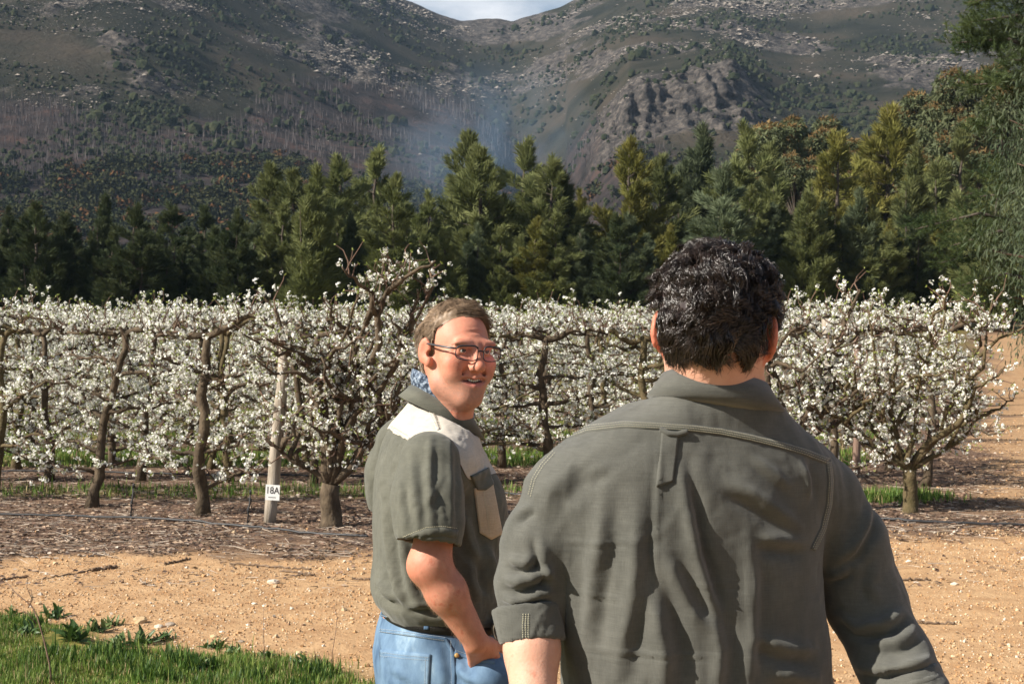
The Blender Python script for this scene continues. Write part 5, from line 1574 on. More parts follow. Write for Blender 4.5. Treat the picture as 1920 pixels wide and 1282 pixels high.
def skin_material(name, c1, c2, lips):
    return material(name, c1, c2, scale=34, lo=.30, hi=.60, c3=tuple(a * b for a, b in zip(c1, (.92, .66, .62))), rough=.55, spec=.30, detail=10, bump=.30, bump_scale=260, bump_dist=.0018, sss=.09, sss_radius=(1.0, .28, .14), sss_scale=.008,
                    attr=[('flush', (.52, .16, .10)), ('lips', lips), ('stubble', (.30, .17, .125)), ('mouth_inside', (.05, .014, .012))])
def put_attr(me, nm, val):
    a = me.attributes.new(nm, 'FLOAT', 'POINT'); a.data.foreach_set('value', np.clip(val, 0, 1).astype(np.float32))

def cloth_material(name, c1, c2, weave=900, rough=.85, sheen=.15, spec=.25, bump=.35, crease=.5):
    """woven cotton: fine thread bump plus small creases"""
    m = bpy.data.materials.new(name); m.use_nodes = True
    nt = m.node_tree; b = nt.nodes['Principled BSDF']
    b.inputs['Roughness'].default_value = rough; b.inputs['Specular IOR Level'].default_value = spec; b.inputs['Sheen Weight'].default_value = sheen; b.inputs['Sheen Roughness'].default_value = .5
    tc = nd(nt, 'ShaderNodeTexCoord')
    n = nd(nt, 'ShaderNodeTexNoise'); n.inputs['Scale'].default_value = 14; n.inputs['Detail'].default_value = 8; n.inputs['Roughness'].default_value = .7
    nt.links.new(tc.outputs['Object'], n.inputs['Vector'])
    rp = nd(nt, 'ShaderNodeValToRGB'); e = rp.color_ramp.elements; e[0].position = .35; e[0].color = (*c1, 1); e[1].position = .65; e[1].color = (*c2, 1)
    nt.links.new(n.outputs['Fac'], rp.inputs['Fac'])
    # thread
    th = []
    for st in ((1, 1, .04), (.04, .04, 1)):
        mp = nd(nt, 'ShaderNodeMapping'); mp.inputs['Scale'].default_value = st
        t = nd(nt, 'ShaderNodeTexNoise'); t.inputs['Scale'].default_value = weave; t.inputs['Detail'].default_value = 1
        nt.links.new(tc.outputs['Object'], mp.inputs['Vector']); nt.links.new(mp.outputs['Vector'], t.inputs['Vector']); th.append(t.outputs['Fac'])
    ad = nd(nt, 'ShaderNodeMath', operation='ADD'); nt.links.new(th[0], ad.inputs[0]); nt.links.new(th[1], ad.inputs[1])
    mixc = nd(nt, 'ShaderNodeMix'); mixc.data_type = 'RGBA'; mixc.blend_type = 'MULTIPLY'
    mr = nd(nt, 'ShaderNodeMapRange'); mr.inputs['From Min'].default_value = .6; mr.inputs['From Max'].default_value = 1.4; mr.inputs['To Min'].default_value = .82; mr.inputs['To Max'].default_value = 1.16
    nt.links.new(ad.outputs[0], mr.inputs['Value'])
    cc = nd(nt, 'ShaderNodeCombineColor')
    for k in range(3): nt.links.new(mr.outputs['Result'], cc.inputs[k])
    mixc.inputs['Factor'].default_value = 1
    nt.links.new(rp.outputs['Color'], mixc.inputs['A']); nt.links.new(cc.outputs['Color'], mixc.inputs['B']); nt.links.new(mixc.outputs['Result'], b.inputs['Base Color'])
    b1 = nd(nt, 'ShaderNodeBump'); b1.inputs['Strength'].default_value = bump; b1.inputs['Distance'].default_value = .0006
    nt.links.new(ad.outputs[0], b1.inputs['Height'])
    cr = nd(nt, 'ShaderNodeTexNoise'); cr.noise_type = 'RIDGED_MULTIFRACTAL'; cr.inputs['Scale'].default_value = 7; cr.inputs['Detail'].default_value = 4; cr.inputs['Roughness'].default_value = .5; cr.inputs['Distortion'].default_value = 1.2
    nt.links.new(tc.outputs['Object'], cr.inputs['Vector'])
    b2 = nd(nt, 'ShaderNodeBump'); b2.inputs['Strength'].default_value = crease; b2.inputs['Distance'].default_value = .007
    nt.links.new(cr.outputs['Fac'], b2.inputs['Height']); nt.links.new(b1.outputs['Normal'], b2.inputs['Normal']); nt.links.new(b2.outputs['Normal'], b.inputs['Normal'])
    return m

def strands(name, roots, dirs, L, r, mat_, parent, seg=6, curl=0, curl_n=2.0, droop=.0, seed=0, sides=3):
    """many hair strands as thin tapered tubes, vectorised"""
    rng = np.random.default_rng(seed); n = len(roots)
    t = np.linspace(0, 1, seg)
    L = np.broadcast_to(L, (n,)); d = dirs / (np.linalg.norm(dirs, axis=2)[..., None] + 1e-9) if dirs.ndim == 3 else dirs / (np.linalg.norm(dirs, axis=1)[:, None] + 1e-9)
    if d.ndim == 2: d = np.repeat(d[:, None], seg, 1)
    step = d * (L / (seg - 1))[:, None, None]
    P = roots[:, None] + np.concatenate([np.zeros((n, 1, 3)), np.cumsum(step[:, :-1], 1)], 1)
    T = np.gradient(P, axis=1); T /= np.linalg.norm(T, axis=2)[..., None] + 1e-9
    A = np.cross(T, np.array((.3, .2, .93))); A /= np.linalg.norm(A, axis=2)[..., None] + 1e-9
    B = np.cross(T, A)
    rr = r * (1 - .75 * t ** 2)
    if np.ndim(curl) or curl:
        ph = rng.uniform(0, 6.28, n) if not hasattr(curl_n, '__len__') else curl_n[1]
        cn = curl_n if not hasattr(curl_n, '__len__') else curl_n[0]
        ang = ph[:, None] + cn * 6.28 * t[None]
        cv = np.broadcast_to(curl, (n,))[:, None] * np.minimum(t * 2.2, 1)[None]
        P = P + A * (np.cos(ang) * cv)[..., None] + B * (np.sin(ang) * cv)[..., None]
        T = np.gradient(P, axis=1); T /= np.linalg.norm(T, axis=2)[..., None] + 1e-9
        A = np.cross(T, np.array((.3, .2, .93))); A /= np.linalg.norm(A, axis=2)[..., None] + 1e-9; B = np.cross(T, A)
    V = np.stack([P + (A * math.cos(q) + B * math.sin(q)) * rr[None, :, None] for q in np.arange(sides) * 6.283 / sides], 2)   # n, seg, sides, 3
    V = V.reshape(-1, 3)
    i = np.arange(n)[:, None, None] * seg * sides + np.arange(seg - 1)[None, :, None] * sides + np.arange(sides)[None, None]
    j = np.arange(n)[:, None, None] * seg * sides + np.arange(seg - 1)[None, :, None] * sides + ((np.arange(sides) + 1) % sides)[None, None]
    F = np.stack([i, j, j + sides, i + sides], -1).reshape(-1, 4)
    return link(name, mesh_np(name, V, F, mat_), parent)
def ring_band(c, fwd, lat, prof, tf=0.0, tl=0.0, n=56, gap=0.0, wav=0.0, seed=0, ex=2.0, flare=None):
    """closed band round a body: prof = list of (half depth, half width, z) going round its cross-section; tf, tl = slope forwards / to the left"""
    rng = np.random.default_rng(seed)
    ph = np.linspace(gap, 2 * math.pi - gap, n + 1) if gap else np.linspace(0, 2 * math.pi, n + 1)[:-1]
    m = len(ph); k = len(prof); V = []
    for (a, b, z) in prof:
        ca, sa = np.cos(ph), np.sin(ph)
        q = (np.abs(ca) ** ex + np.abs(sa) ** ex) ** (-1 / ex)
        w = 1 + wav * np.array([vnoise(np.array([[math.cos(p) * 2.2, math.sin(p) * 2.2, z * 30 + seed]]))[0] for p in ph])
        f, l = a * ca * q * w, b * sa * q * w
        zz = z + tf * f + tl * l
        if flare is not None: zz = zz + flare(ph, z)
        V.append(np.asarray(c) + np.outer(f, fwd) + np.outer(l, lat) + np.outer(zz, (0, 0, 1)))
    V = np.array(V)             # k, m, 3
    F = []
    mm = m if not gap else m - 1
    i = np.arange(mm); i2 = (i + 1) % m
    for r in range(k):
        r2 = (r + 1) % k
        F.append(np.stack([r * m + i, r * m + i2, r2 * m + i2, r2 * m + i], -1))
    F = [np.concatenate(F)]
    if gap:      # close the two ends
        for e in (0, m - 1):
            if k == 4: F.append(np.array([[0 * m + e, 1 * m + e, 2 * m + e, 3 * m + e]]))
    return V.reshape(-1, 3), F

eye_white = material('eye_white', (.75, .72, .68), (.8, .77, .74), rough=.2, spec=.5)
iris_m = material('iris', (.03, .035, .04), (.06, .07, .08), rough=.15, spec=.5)
teeth_m = material('teeth', (.70, .66, .56), (.76, .72, .64), rough=.3, spec=.5)
lens_m = bpy.data.materials.new('spectacle_lens'); lens_m.use_nodes = True
_nt = lens_m.node_tree; _nt.nodes.clear()
_o = _nt.nodes.new('ShaderNodeOutputMaterial'); _t = _nt.nodes.new('ShaderNodeBsdfTransparent'); _t.inputs['Color'].default_value = (.97, .96, .97, 1)
_g = _nt.nodes.new('ShaderNodeBsdfGlossy'); _g.inputs['Roughness'].default_value = .03; _g.inputs['Color'].default_value = (1, .55, .9, 1)
_fr = _nt.nodes.new('ShaderNodeFresnel'); _fr.inputs['IOR'].default_value = 1.5
_mx = _nt.nodes.new('ShaderNodeMixShader'); _nt.links.new(_fr.outputs['Fac'], _mx.inputs['Fac']); _nt.links.new(_t.outputs['BSDF'], _mx.inputs[1]); _nt.links.new(_g.outputs['BSDF'], _mx.inputs[2]); _nt.links.new(_mx.outputs['Shader'], _o.inputs['Surface'])

def build_man_glasses():
    psi = R(12)
    fwd = np.array((math.cos(psi), math.sin(psi), 0)); lat = np.array((-math.sin(psi), math.cos(psi), 0))   # lat: his left, away from the camera
    DT = 3.46
    def row(py, x0, x1, b, d=DT, f=.985):
        p0, p1 = at(x0, py, d), at(x1, py, d); c = (p0 + p1) / 2
        return (c[2], c[0], c[1], (p1[0] - p0[0]) / 2 * f, b)
    # ---------------- body
    th = R(31)
    hf = np.array((math.sin(th), -math.cos(th), -.07)); hf /= np.linalg.norm(hf)
    hl = np.array((math.cos(th), math.sin(th), 0)); hu = np.cross(hf, hl); hu /= np.linalg.norm(hu)
    rl = R(3.5); hl, hu = hl * math.cos(rl) - hu * math.sin(rl), hu * math.cos(rl) + hl * math.sin(rl)
    A = np.stack([hl, hf, hu]); hc = at(857, 658, 3.40)
    cx, cy = at(828, 900, DT)[0], DT
    gx = axis_grid([(cx - .40, hc[0] - .12, .008), (0, hc[0] + .13, .0027), (0, cx + .42, .008)])
    gy = axis_grid([(DT - .46, hc[1] - .13, .006), (0, hc[1] + .13, .0027), (0, DT + .42, .008)])
    zc = hc[2] - .14
    gzr = axis_grid([(-.02, .70, .010), (0, zc, .008), (0, hc[2] + .15, .0024)])
    F = Field(gx, gy, gzr)
    tb = [row(780, 790, 862, .10), row(830, 735, 885, .165), row(900, 718, 905, .18), row(1000, 716, 930, .185), row(1100, 716, 930, .185), row(1180, 716, 928, .175), row(1290, 722, 922, .165)]
    F.loft(tb, psi, .02)
    sh = {}
    for s in (-1, 1):       # s=-1: right arm, towards the camera
        sh[s] = at(808, 860, DT) + lat * s * .205
        F.cone(at(826, 800, DT), sh[s], .055, .055, .04)
    el = at(806, 1058, 3.17); wr = at(893, 1203, 3.20)
    F.cone(sh[-1], el, .050, .044, .02); F.cone(el, lerp(el, wr, .35), .0445, .0455, .02); F.cone(lerp(el, wr, .35), wr, .0440, .028, .02)
    F.ell(at(788, 1062, 3.18), (.018, .020, .022), .035)
    hand_field(F, wr, at(922, 1275, 3.30) - wr, lat * .9 + fwd * .1, fwd * .9 + np.array((0, 0, .25)), (.35, .35, .4, .4), .95)
    el2 = sh[1] + np.array((-.03, .05, -.27)); wr2 = el2 + fwd * .16 + np.array((0, -.03, -.19))
    F.cone(sh[1], el2, .052, .045, .02); F.cone(el2, wr2, .045, .029, .02)
    hand_field(F, wr2, np.array((.15, -.1, -1)), -lat, fwd, (.3, .35, .4, .45), .95)
    hip = np.array((cx + .01, DT, .85)); legs_field(F, hip, fwd, lat, .11)
    W = head_field(F, hc, A, .95, True, .004, .014)
    F.cone(W((0, -.030, -.05)), at(826, 790, DT - .005), .058, .066, .03)
    F.cone(W((0, .035, -.085)), at(838, 790, DT - .03), .040, .055, .03)      # under the chin
    V, Q = F.mesh(); V = relax(V, Q, 1, .4)
    L = (V - hc) @ A.T
    me = mesh_np('person', V, Q, skin_material('skin_sunburnt', (.44, .180, .115), (.53, .240, .160), (.42, .13, .11)))
    inh = (np.abs(L[:, 2]) < .14) & (L[:, 1] > -.02)
    lips = np.exp(-((L[:, 2] + .0650) / .0120) ** 4) * np.exp(-(L[:, 0] / .026) ** 4) * (L[:, 1] > .07) * inh
    flush = .75 * np.exp(-(((L - (-.045, .065, -.03)) / .03) ** 2).sum(1)) + .75 * np.exp(-(((L - (.045, .065, -.03)) / .03) ** 2).sum(1)) + .8 * np.exp(-(((L - (0, .115, -.028)) / .02) ** 2).sum(1)) + .35 * np.exp(-(((L - (0, .08, .06)) / .05) ** 2).sum(1)) \
        + .7 * (np.abs(L[:, 0]) > .082) * (np.abs(L[:, 2]) < .05) + .8 * np.exp(-(((V - at(775, 1060, 3.15)) / .035) ** 2).sum(1))
    stub = .75 * smooth(-.040, -.070, L[:, 2]) * smooth(-.01, .04, L[:, 1]) * inh * (.45 + .55 * np.clip(.5 + 1.2 * fbm(L * 320, 12, 2), 0, 1)) * (1 - lips)
    flush = flush + .55 * np.clip(fbm(L * 55, 14, 4) + .1, 0, 1)
    inside = (((L - (0, .081, -.0640)) / (.029, .0150, .0085)) ** 2).sum(1) < 1
    for nm, v in (('mouth_inside', inside * 1.0), ('lips', lips * .8), ('flush', flush * .6), ('stubble', stub)): put_attr(me, nm, v)
    P = link('person', me)
    tag(P, 'man in glasses, short-sleeved olive and cream shirt and jeans, one hand in his pocket', 'person')
    # fine hair on the forearm
    rngh = np.random.default_rng(6); ax_ = wr - el; tt_ = ((V - el) @ ax_) / (ax_ @ ax_); dd_ = np.linalg.norm(V - el - tt_[:, None] * ax_, axis=1)
    ii = np.where((tt_ > -.05) & (tt_ < .92) & (dd_ < .06))[0]; ii = rngh.choice(ii, min(1600, len(ii)), replace=False)
    NV = vnormals(V, Q)[ii]; dh = ax_ / np.linalg.norm(ax_) + NV * .45 + rngh.normal(0, .28, NV.shape)
    strands('arm_hair', V[ii] + rngh.normal(0, .001, NV.shape), dh, .008 * rngh.uniform(.6, 1.3, len(ii)), .00018, material('arm_hair_brown', (.22, .13, .07), (.34, .22, .13), rough=.5), P, 4, seed=9)['kind'] = 'stuff'
    # ---------------- face details
    for s in (-1, 1):
        e = MB(); c = W((s * .0315, .0775, .0085)); e.add(ICO2 * .0122 + c, ICO2F, 0)
        e.tube([c + A[1] * .0100, c + A[1] * .0127], [.0056, .0050], 12, 1)
        link('eye', e.mesh('eye', [eye_white, iris_m]), P)
    t = MB()
    for i in range(-4, 5):
        x = i * .0054; q = ICO1 * (.0030, .0030, .0046)
        t.add(W((0, 0, 0)) + (q + (x, .0905 - 11 * x * x, -.0615 + 9 * x * x)) @ A, ICO1F)
    link('teeth', t.mesh('teeth', [teeth_m]), P)
    # ---------------- hair
    hairm = material('short_brown_hair', (.12, .08, .05), (.26, .18, .115), scale=60, rough=.5, spec=.3, detail=4)
    x, y, z = L.T
    def hair_g(L):
        x, y, z = L.T
        front = .086 - .22 * np.clip(np.abs(x) - .03, 0, 1)                          # hair line over the brow
        line = np.where(y > .045, front, np.where(y > .012, .050 + (y - .012) * 1.0, np.where(y > .004, -.012, np.where(y > -.022, .026, -.058))))
        g = np.where((np.abs(L).max(1) < .14), line - z, 1.0)
        return np.where((np.abs(x) > .0735) & (z < .032) & (z > -.05) & (y > -.035) & (y < .02), 1.0, g)
    g = hair_g(L)
    hv, hT = clip_faces(V, Q, g + .004 * vnoise(L * 160))
    hl_ = (hv - hc) @ A.T; nrm = hl_ / np.linalg.norm(hl_, axis=1)[:, None]
    cap = hv + (nrm @ A) * (.0008 + (.0065 + .004 * fbm(hl_ * 60, 3, 2)) * smooth(0.0, .022, -hair_g(hl_)))[:, None]
    link('hair', mesh_np('hair', cap, hT, hairm), P)
    rng = np.random.default_rng(21)
    area = np.linalg.norm(np.cross(hv[hT[:, 1]] - hv[hT[:, 0]], hv[hT[:, 2]] - hv[hT[:, 0]]), axis=1); k = rng.choice(len(hT), 9500, p=area / area.sum())
    w = rng.dirichlet((1, 1, 1), 9500); r0 = np.einsum('nk,nkj->nj', w, cap[hT[k]]); l0 = (r0 - hc) @ A.T; n0 = l0 / np.linalg.norm(l0, axis=1)[:, None]
    top = smooth(.05, .095, l0[:, 2])
    flow = np.stack([.15 - .9 * (l0[:, 0] > -.02) * 0 + .55 * lerp(np.tanh((l0[:, 0] + .02) / .02), 1.0, smooth(.045, .075, l0[:, 2])) + .35 * top, lerp(-.55, .12, top) * np.where(l0[:, 1] > -.03, 1, -.6), lerp(-1.0, .05, top)], -1)
    bk = (rng.random(9500) < .38) & (l0[:, 2] > .04)
    flow[bk] = np.stack([.30 + rng.normal(0, .25, bk.sum()), -1 + 0 * l0[bk, 0], 0 * l0[bk, 0]], -1)
    flow -= n0 * (flow * n0).sum(1)[:, None]; flow /= np.linalg.norm(flow, axis=1)[:, None] + 1e-6
    cl = np.stack([fbm(l0 * 70, 5 + q, 2) for q in range(3)], -1) * .30
    D = flow + n0 * (.14 + .07 * rng.random(9500))[:, None] + cl + rng.normal(0, .06, (9500, 3))
    D1 = flow - n0 * .18 + cl
    dirs = np.stack([lerp(D, D1, t_) for t_ in np.linspace(0, 1, 4)], 1) @ A
    strands('hair_strands', r0 - (n0 @ A) * .0005, dirs, lerp(.020, .034, top) * rng.uniform(.7, 1.2, 9500), .00060, hairm, P, 4, seed=2)['kind'] = 'stuff'
    eb = rng.normal(0, 1, (420, 3)) * (.011, .002, .0016); sgn = np.where(rng.random(420) < .5, -1, 1)
    lb = np.stack([sgn * (.034 + eb[:, 0]), .0905 + eb[:, 1] - 6 * eb[:, 0] ** 2 - .12 * eb[:, 0], .0235 + eb[:, 2] - .15 * eb[:, 0]], -1)
    strands('eyebrow', hc + lb @ A, np.tile((hl * 0 + hf * .3), (420, 1)) + sgn[:, None] * hl * .9 - hu * .2, .007, .0003, hairm, P, 4, seed=3)['kind'] = 'stuff'
    # ---------------- glasses
    fm = material('spectacle_frame', (.018, .02, .026), (.03, .033, .04), rough=.35, spec=.35)
    am = material('spectacle_arm', (.025, .028, .034), (.05, .054, .06), rough=.35, spec=.4)
    rims = MB(); outl = {}
    for s in (-1, 1):
        a = np.linspace(0, 2 * math.pi, 41)
        X = .0265 * np.sign(np.cos(a)) * np.abs(np.cos(a)) ** .55; Z = .0165 * np.sign(np.sin(a)) * np.abs(np.sin(a)) ** .55
        X = X * (1 + .08 * Z / .0165 * 0); px_ = s * (.034 + X * 1.0)
        py_ = .114 - 2.6 * (np.abs(px_) - .008) ** 2 * 1.6 - .10 * (-(Z)) * 0
        loc = np.stack([px_, py_, .0035 + Z * (1 - .10 * (X / .0265))], -1); outl[s] = loc
        rims.tube(np.array([W(q) for q in loc]), .0013, 6, cap=False)
        top = loc[(Z > .010)]; rims.tube(np.array([W(q + (0, .0006, .0006)) for q in top[np.argsort(top[:, 0])]]), .0021, 6)
    rims.tube([W((-.0085, .1135, .0085)), W((0, .1155, .0105)), W((.0085, .1135, .0085))], .0016, 6)
    G = link('glasses', rims.mesh('glasses', [fm]), P)
    for s in (-1, 1):
        lm = MB(); c = outl[s][:-1]; n = len(c); ctr = c.mean(0)
        pts = np.concatenate([np.array([W(q) for q in c]), [W(ctr + (0, .001, 0))]])
        i = np.arange(n); lm.add(pts, np.stack([i, (i + 1) % n, np.full(n, n)], -1)); link('lens', lm.mesh('lens', [lens_m]), G)
        ar = MB(); P3 = [W((s * .0605, .1030, .0125)), W((s * .070, .094, .0125)), W((s * .0835, .04, .0135)), W((s * .0850, -.004, .0140)), W((s * .082, -.030, .004))]
        Vt, Ft = tube(np.array(P3), [.0022, .0026, .0025, .0021, .0016], 8); lc = (Vt - hc) @ A.T
        ar.add(Vt, Ft); link('temple_arm', ar.mesh('temple_arm', [am]), G)
    # ---------------- shirt
    olive1, olive2 = (.078, .078, .062), (.108, .107, .085)
    olive = cloth_material('olive_cotton', olive1, olive2)
    cream = cloth_material('cream_cotton', (.40, .365, .315), (.47, .43, .37))
    tan = cloth_material('tan_cotton', (.40, .31, .215), (.48, .38, .27))
    f = Field(np.arange(cx - .28, cx + .32, .0045), np.arange(DT - .36, DT + .36, .0045), np.arange(.86, 1.62, .0045))
    f.loft([row(742, 786, 868, .060), row(765, 768, 872, .092), row(795, 738, 882, .145), row(825, 723, 892, .185), row(860, 712, 910, .203), row(900, 704, 924, .207), row(950, 701, 940, .208), row(1000, 701, 949, .210),
            row(1050, 701, 951, .212), row(1095, 696, 950, .214), row(1122, 701, 948, .210), row(1143, 716, 944, .196), row(1160, 726, 934, .185)], psi, .01)
    for s in (-1, 1): f.cone(at(822, 800, DT), sh[s] + np.array((0, 0, .006)), .068, .062, .05)
    f.ell(at(900, 940, DT) - lat * .09, (.040, .06, .07), .04)
    f.cut(at(829, 771, 3.44) + (0, 0, -.020), fwd * .55 + np.array((0, 0, 1)))
    Vs, Qs = f.mesh(); Vs = relax(Vs, Qs, 2); Ns = vnormals(Vs, Qs)
    sg = [([(722, 900), (728, 980), (738, 1060), (760, 1120)], 3.35, .014, .008, .8), ([(745, 940), (760, 1030), (775, 1100), (800, 1140)], 3.3, .014, .009, .8), ([(735, 1040), (750, 1100), (775, 1135)], 3.3, .012, .007, -.7),
          ([(705, 1085), (730, 1105), (770, 1112)], 3.35, .014, .009, -.8), ([(790, 1100), (830, 1120), (870, 1130)], 3.28, .014, .008, -.8), ([(880, 1040), (885, 1090), (900, 1130)], 3.28, .014, .008, .8),
          ([(862, 940), (880, 1010), (900, 1060)], 3.28, .016, .008, .6), ([(760, 1130), (800, 1128), (850, 1140)], 3.28, .010, .008, -1), ([(910, 1010), (925, 1060), (925, 1110)], 3.3, .012, .007, .7),
          ([(712, 850), (718, 900), (726, 950)], 3.35, .010, .004, .6), ([(780, 745), (768, 780), (765, 815)], 3.35, .010, .002, .5)]
    sg = [(a, b, c, d * 1.45, e) for a, b, c, d, e in sg]
    Vs = folds(Vs, Ns, sg); Vs = wrinkle(Vs, vnormals(Vs, Qs), .0030, 15, 11, (1, 1, .55)); Vs = wrinkle(Vs, vnormals(Vs, Qs), .0009, 34, 13)
    # the cream shoulder panel: cut out along its own edge
    sA = (Vs - np.array((at(812, 800, DT)[0], DT, 0))) @ fwd; latq = (Vs - np.array((at(812, 800, DT)[0], DT, 0))) @ lat
    zb = at(0, 818, 3.36)[2] + .10 * np.clip(np.abs(latq) - .0, 0, .2) * -1 + .012; zf = at(0, 883, 3.42)[2]
    zl = lerp(zb, zf, smooth(-.01, .05, sA))
    g = zl - Vs[:, 2]
    pv, pT = clip_faces(Vs, Qs, g); ov, oT = clip_faces(Vs, Qs, -g)
    Sh = link('shirt', mesh_np('shirt', ov, oT, olive), P)
    Npv = vnormals(Vs, Qs)
    pn = np.zeros_like(pv); a_, b_, c_ = pv[pT[:, 0]], pv[pT[:, 1]], pv[pT[:, 2]]; fn = np.cross(b_ - a_, c_ - a_)
    for i in range(3): np.add.at(pn, pT[:, i], fn)
    pn /= np.linalg.norm(pn, axis=1)[:, None] + 1e-12
    link('yoke_panel', mesh_np('yoke_panel', pv + pn * .0018, pT, cream), Sh)['label'] = 'cream shoulder yoke'
    tree = bvh(np.concatenate([ov, pv + pn * .0018]), np.concatenate([oT, pT + len(ov)]))
    # sleeves: open tubes
    def sleeve(pts, rad, hem, hn, seed, cam_side):
        pts = [np.asarray(p) for p in pts]
        lo = np.min(pts, 0) - .12; hi = np.max(pts, 0) + .12
        q = Field(np.arange(lo[0], hi[0], .005), np.arange(lo[1], hi[1], .005), np.arange(lo[2], hi[2], .005))
        q.path(pts, rad, .03)
        q.cut(hem, hn)
        inner = Field(q.xs, q.ys, q.zs)
        e = pts[-1] + (pts[-1] - pts[-2]) * .4
        inner.path(pts[1:] + [e], [r - .006 for r in rad[1:]] + [rad[-1] - .006], .02)
        q.D = np.maximum(q.D, -inner.D)
        V_, Q_ = q.mesh(); V_ = relax(V_, Q_, 2); N_ = vnormals(V_, Q_)
        if cam_side:
            V_ = folds(V_, N_, [([(802, 800), (804, 860), (806, 940), (812, 1060)], 3.12, .011, .006, .6), ([(838, 800), (842, 870), (845, 960), (848, 1060)], 3.12, .009, .005, .8), ([(768, 830), (772, 880), (782, 950), (798, 1060)], 3.12, .013, .006, .6),
                               ([(745, 880), (752, 950), (770, 1010)], 3.1, .010, .005, .8), ([(790, 960), (810, 930), (830, 890)], 3.1, .009, .003, -.6)])
        V_ = wrinkle(V_, vnormals(V_, Q_), .0022, 17, seed, (1, 1, .5)); V_ = wrinkle(V_, vnormals(V_, Q_), .0007, 40, seed + 3)
        o = link('sleeve', mesh_np('sleeve', V_, Q_, olive), Sh); return V_, Q_
    hemc = at(806, 1017, 3.15)
    sv, sq = sleeve([at(806, 866, 3.215), at(801, 935, 3.185), at(805, 985, 3.165), at(809, 1050, 3.15)], [.068, .0745, .070, .0635], hemc, np.array((-.12, -.25, -1)), 31, True)
    d2 = lat * .41
    m2 = lambda p: p + lat * 2 * abs((p - at(808, 860, DT)) @ lat)
    sleeve([m2(at(806, 866, 3.215)), m2(at(801, 935, 3.185)), m2(at(805, 985, 3.165)), m2(at(809, 1050, 3.15))], [.068, .0745, .070, .0635], m2(hemc), np.array((-.12, .25, -1)), 32, False)
    stree = bvh(sv, sq)
    thr = material('khaki_thread', (.42, .38, .26), (.5, .46, .33), rough=.7)
    ribbon(stree, [(757, 1017), (775, 1008), (800, 998), (830, 996), (858, 1001)], 8, .0012, 'hem', olive, Sh, 36)
    stitches(stree, [[(756, 1006), (775, 998), (800, 988), (830, 986), (858, 990)]], 'stitching', thr, Sh, 3.4, 2.0, .0006)
    # armhole and panel seams
    ribbon(tree, [(735, 800), (750, 812), (767, 823)], 3.2, .0014, 'seam', cream, Sh, 16)
    ribbon(tree, [(803, 762), (815, 785), (822, 806)], 3.5, .0016, 'seam', cream, Sh, 16)
    stitches(tree, [[(730, 797), (750, 808), (768, 818)], [(800, 762), (812, 786), (819, 804)], [(806, 761), (818, 784), (826, 804)], [(870, 884), (890, 875), (904, 869)]], 'stitching', thr, Sh, 3.2, 1.9, .0006, .0024)
    # chest pocket and flap
    def quad(c4, tip=0):
        (x0, y0), (x1, y1), (x2, y2), (x3, y3) = c4     # TL TR BR BL
        return lambda u, v: (lerp(lerp(x0, x1, u), lerp(x3, x2, u), v), lerp(lerp(y0, y1, u), lerp(y3, y2, u), v) + tip * v * (1 - abs(2 * u - 1)) * 2)
    drape(tree, quad([(888, 915), (923, 905), (941, 1000), (899, 998)], 6), 14, 18, .0032, 'pocket', tan, Sh)['label'] = 'tan chest pocket'
    drape(tree, quad([(881, 892), (913, 877), (924, 909), (893, 918)], 3), 12, 9, .0062, 'pocket_flap', olive, Sh)
    stitches(tree, [[(891, 922), (901, 994), (914, 1003)], [(905, 918), (917, 1000)]], 'stitching', thr, Sh, 3.2, 2.0, .0006, .0040)
    # collar and the blue lining above it
    nc = at(829, 765, 3.44)
    prof = [(.066, .072, -.026), (.068, .073, .016), (.074, .080, .019), (.104, .106, -.024)]
    Vc, Fc = ring_band(nc, fwd, lat, prof, -.52, 0, 72, gap=.22, wav=.03, seed=3, ex=2.15)
    link('collar', mesh_np('collar', Vc, Fc, olive), Sh)
    blue = material('blue_neck_cloth', (.020, .030, .050), (.12, .16, .22), scale=120, detail=3, lo=.42, hi=.54, rough=.9, bump=.6, bump_scale=160, bump_dist=.003, c3=(.30, .34, .40))
    prof = [(.060, .064, -.02), (.064, .072, .042), (.072, .081, .047), (.078, .088, .024), (.072, .081, -.01)]
    Vc, Fc = ring_band(nc + (0, 0, .006), fwd, lat, prof, -.62, 0, 64, wav=.05, seed=8)
    link('neck_scarf', mesh_np('neck_scarf', Vc, Fc, blue), P)
    pk = MB()
    for i, (x_, y_) in enumerate([(893, 850), (917, 950), (936, 1040)]): pass
    # ---------------- jeans and belt
    jean = bpy.data.materials.new('faded_denim'); 
    jean = material('faded_denim', (.030, .066, .13), (.13, .21, .31), scale=13, stretch=(1, 1, .55), rough=.85, detail=10, c3=(.27, .37, .46), bump=.35, bump_scale=500, bump_dist=.0015, lo=.30, hi=.62)
    f = Field(np.arange(cx - .30, cx + .34, .0075), np.arange(DT - .34, DT + .34, .0075), np.arange(.05, 1.0, .0075))
    f.loft([row(1120, 724, 934, .182), row(1150, 716, 938, .190), row(1185, 706, 939, .196), row(1225, 700, 938, .198), row(1260, 702, 937, .198), row(1300, 708, 932, .195), row(1345, 730, 915, .18)], psi, .01)
    legs_field(f, hip, fwd, lat, .115, (.118, .088, .075), foot=False, z0=.08, hz=.83)
    f.ell(at(914, 1272, 3.265), (.060, .064, .060), .025)
    Vj, Qj = f.mesh(); Vj = relax(Vj, Qj, 2); Nj = vnormals(Vj, Qj)
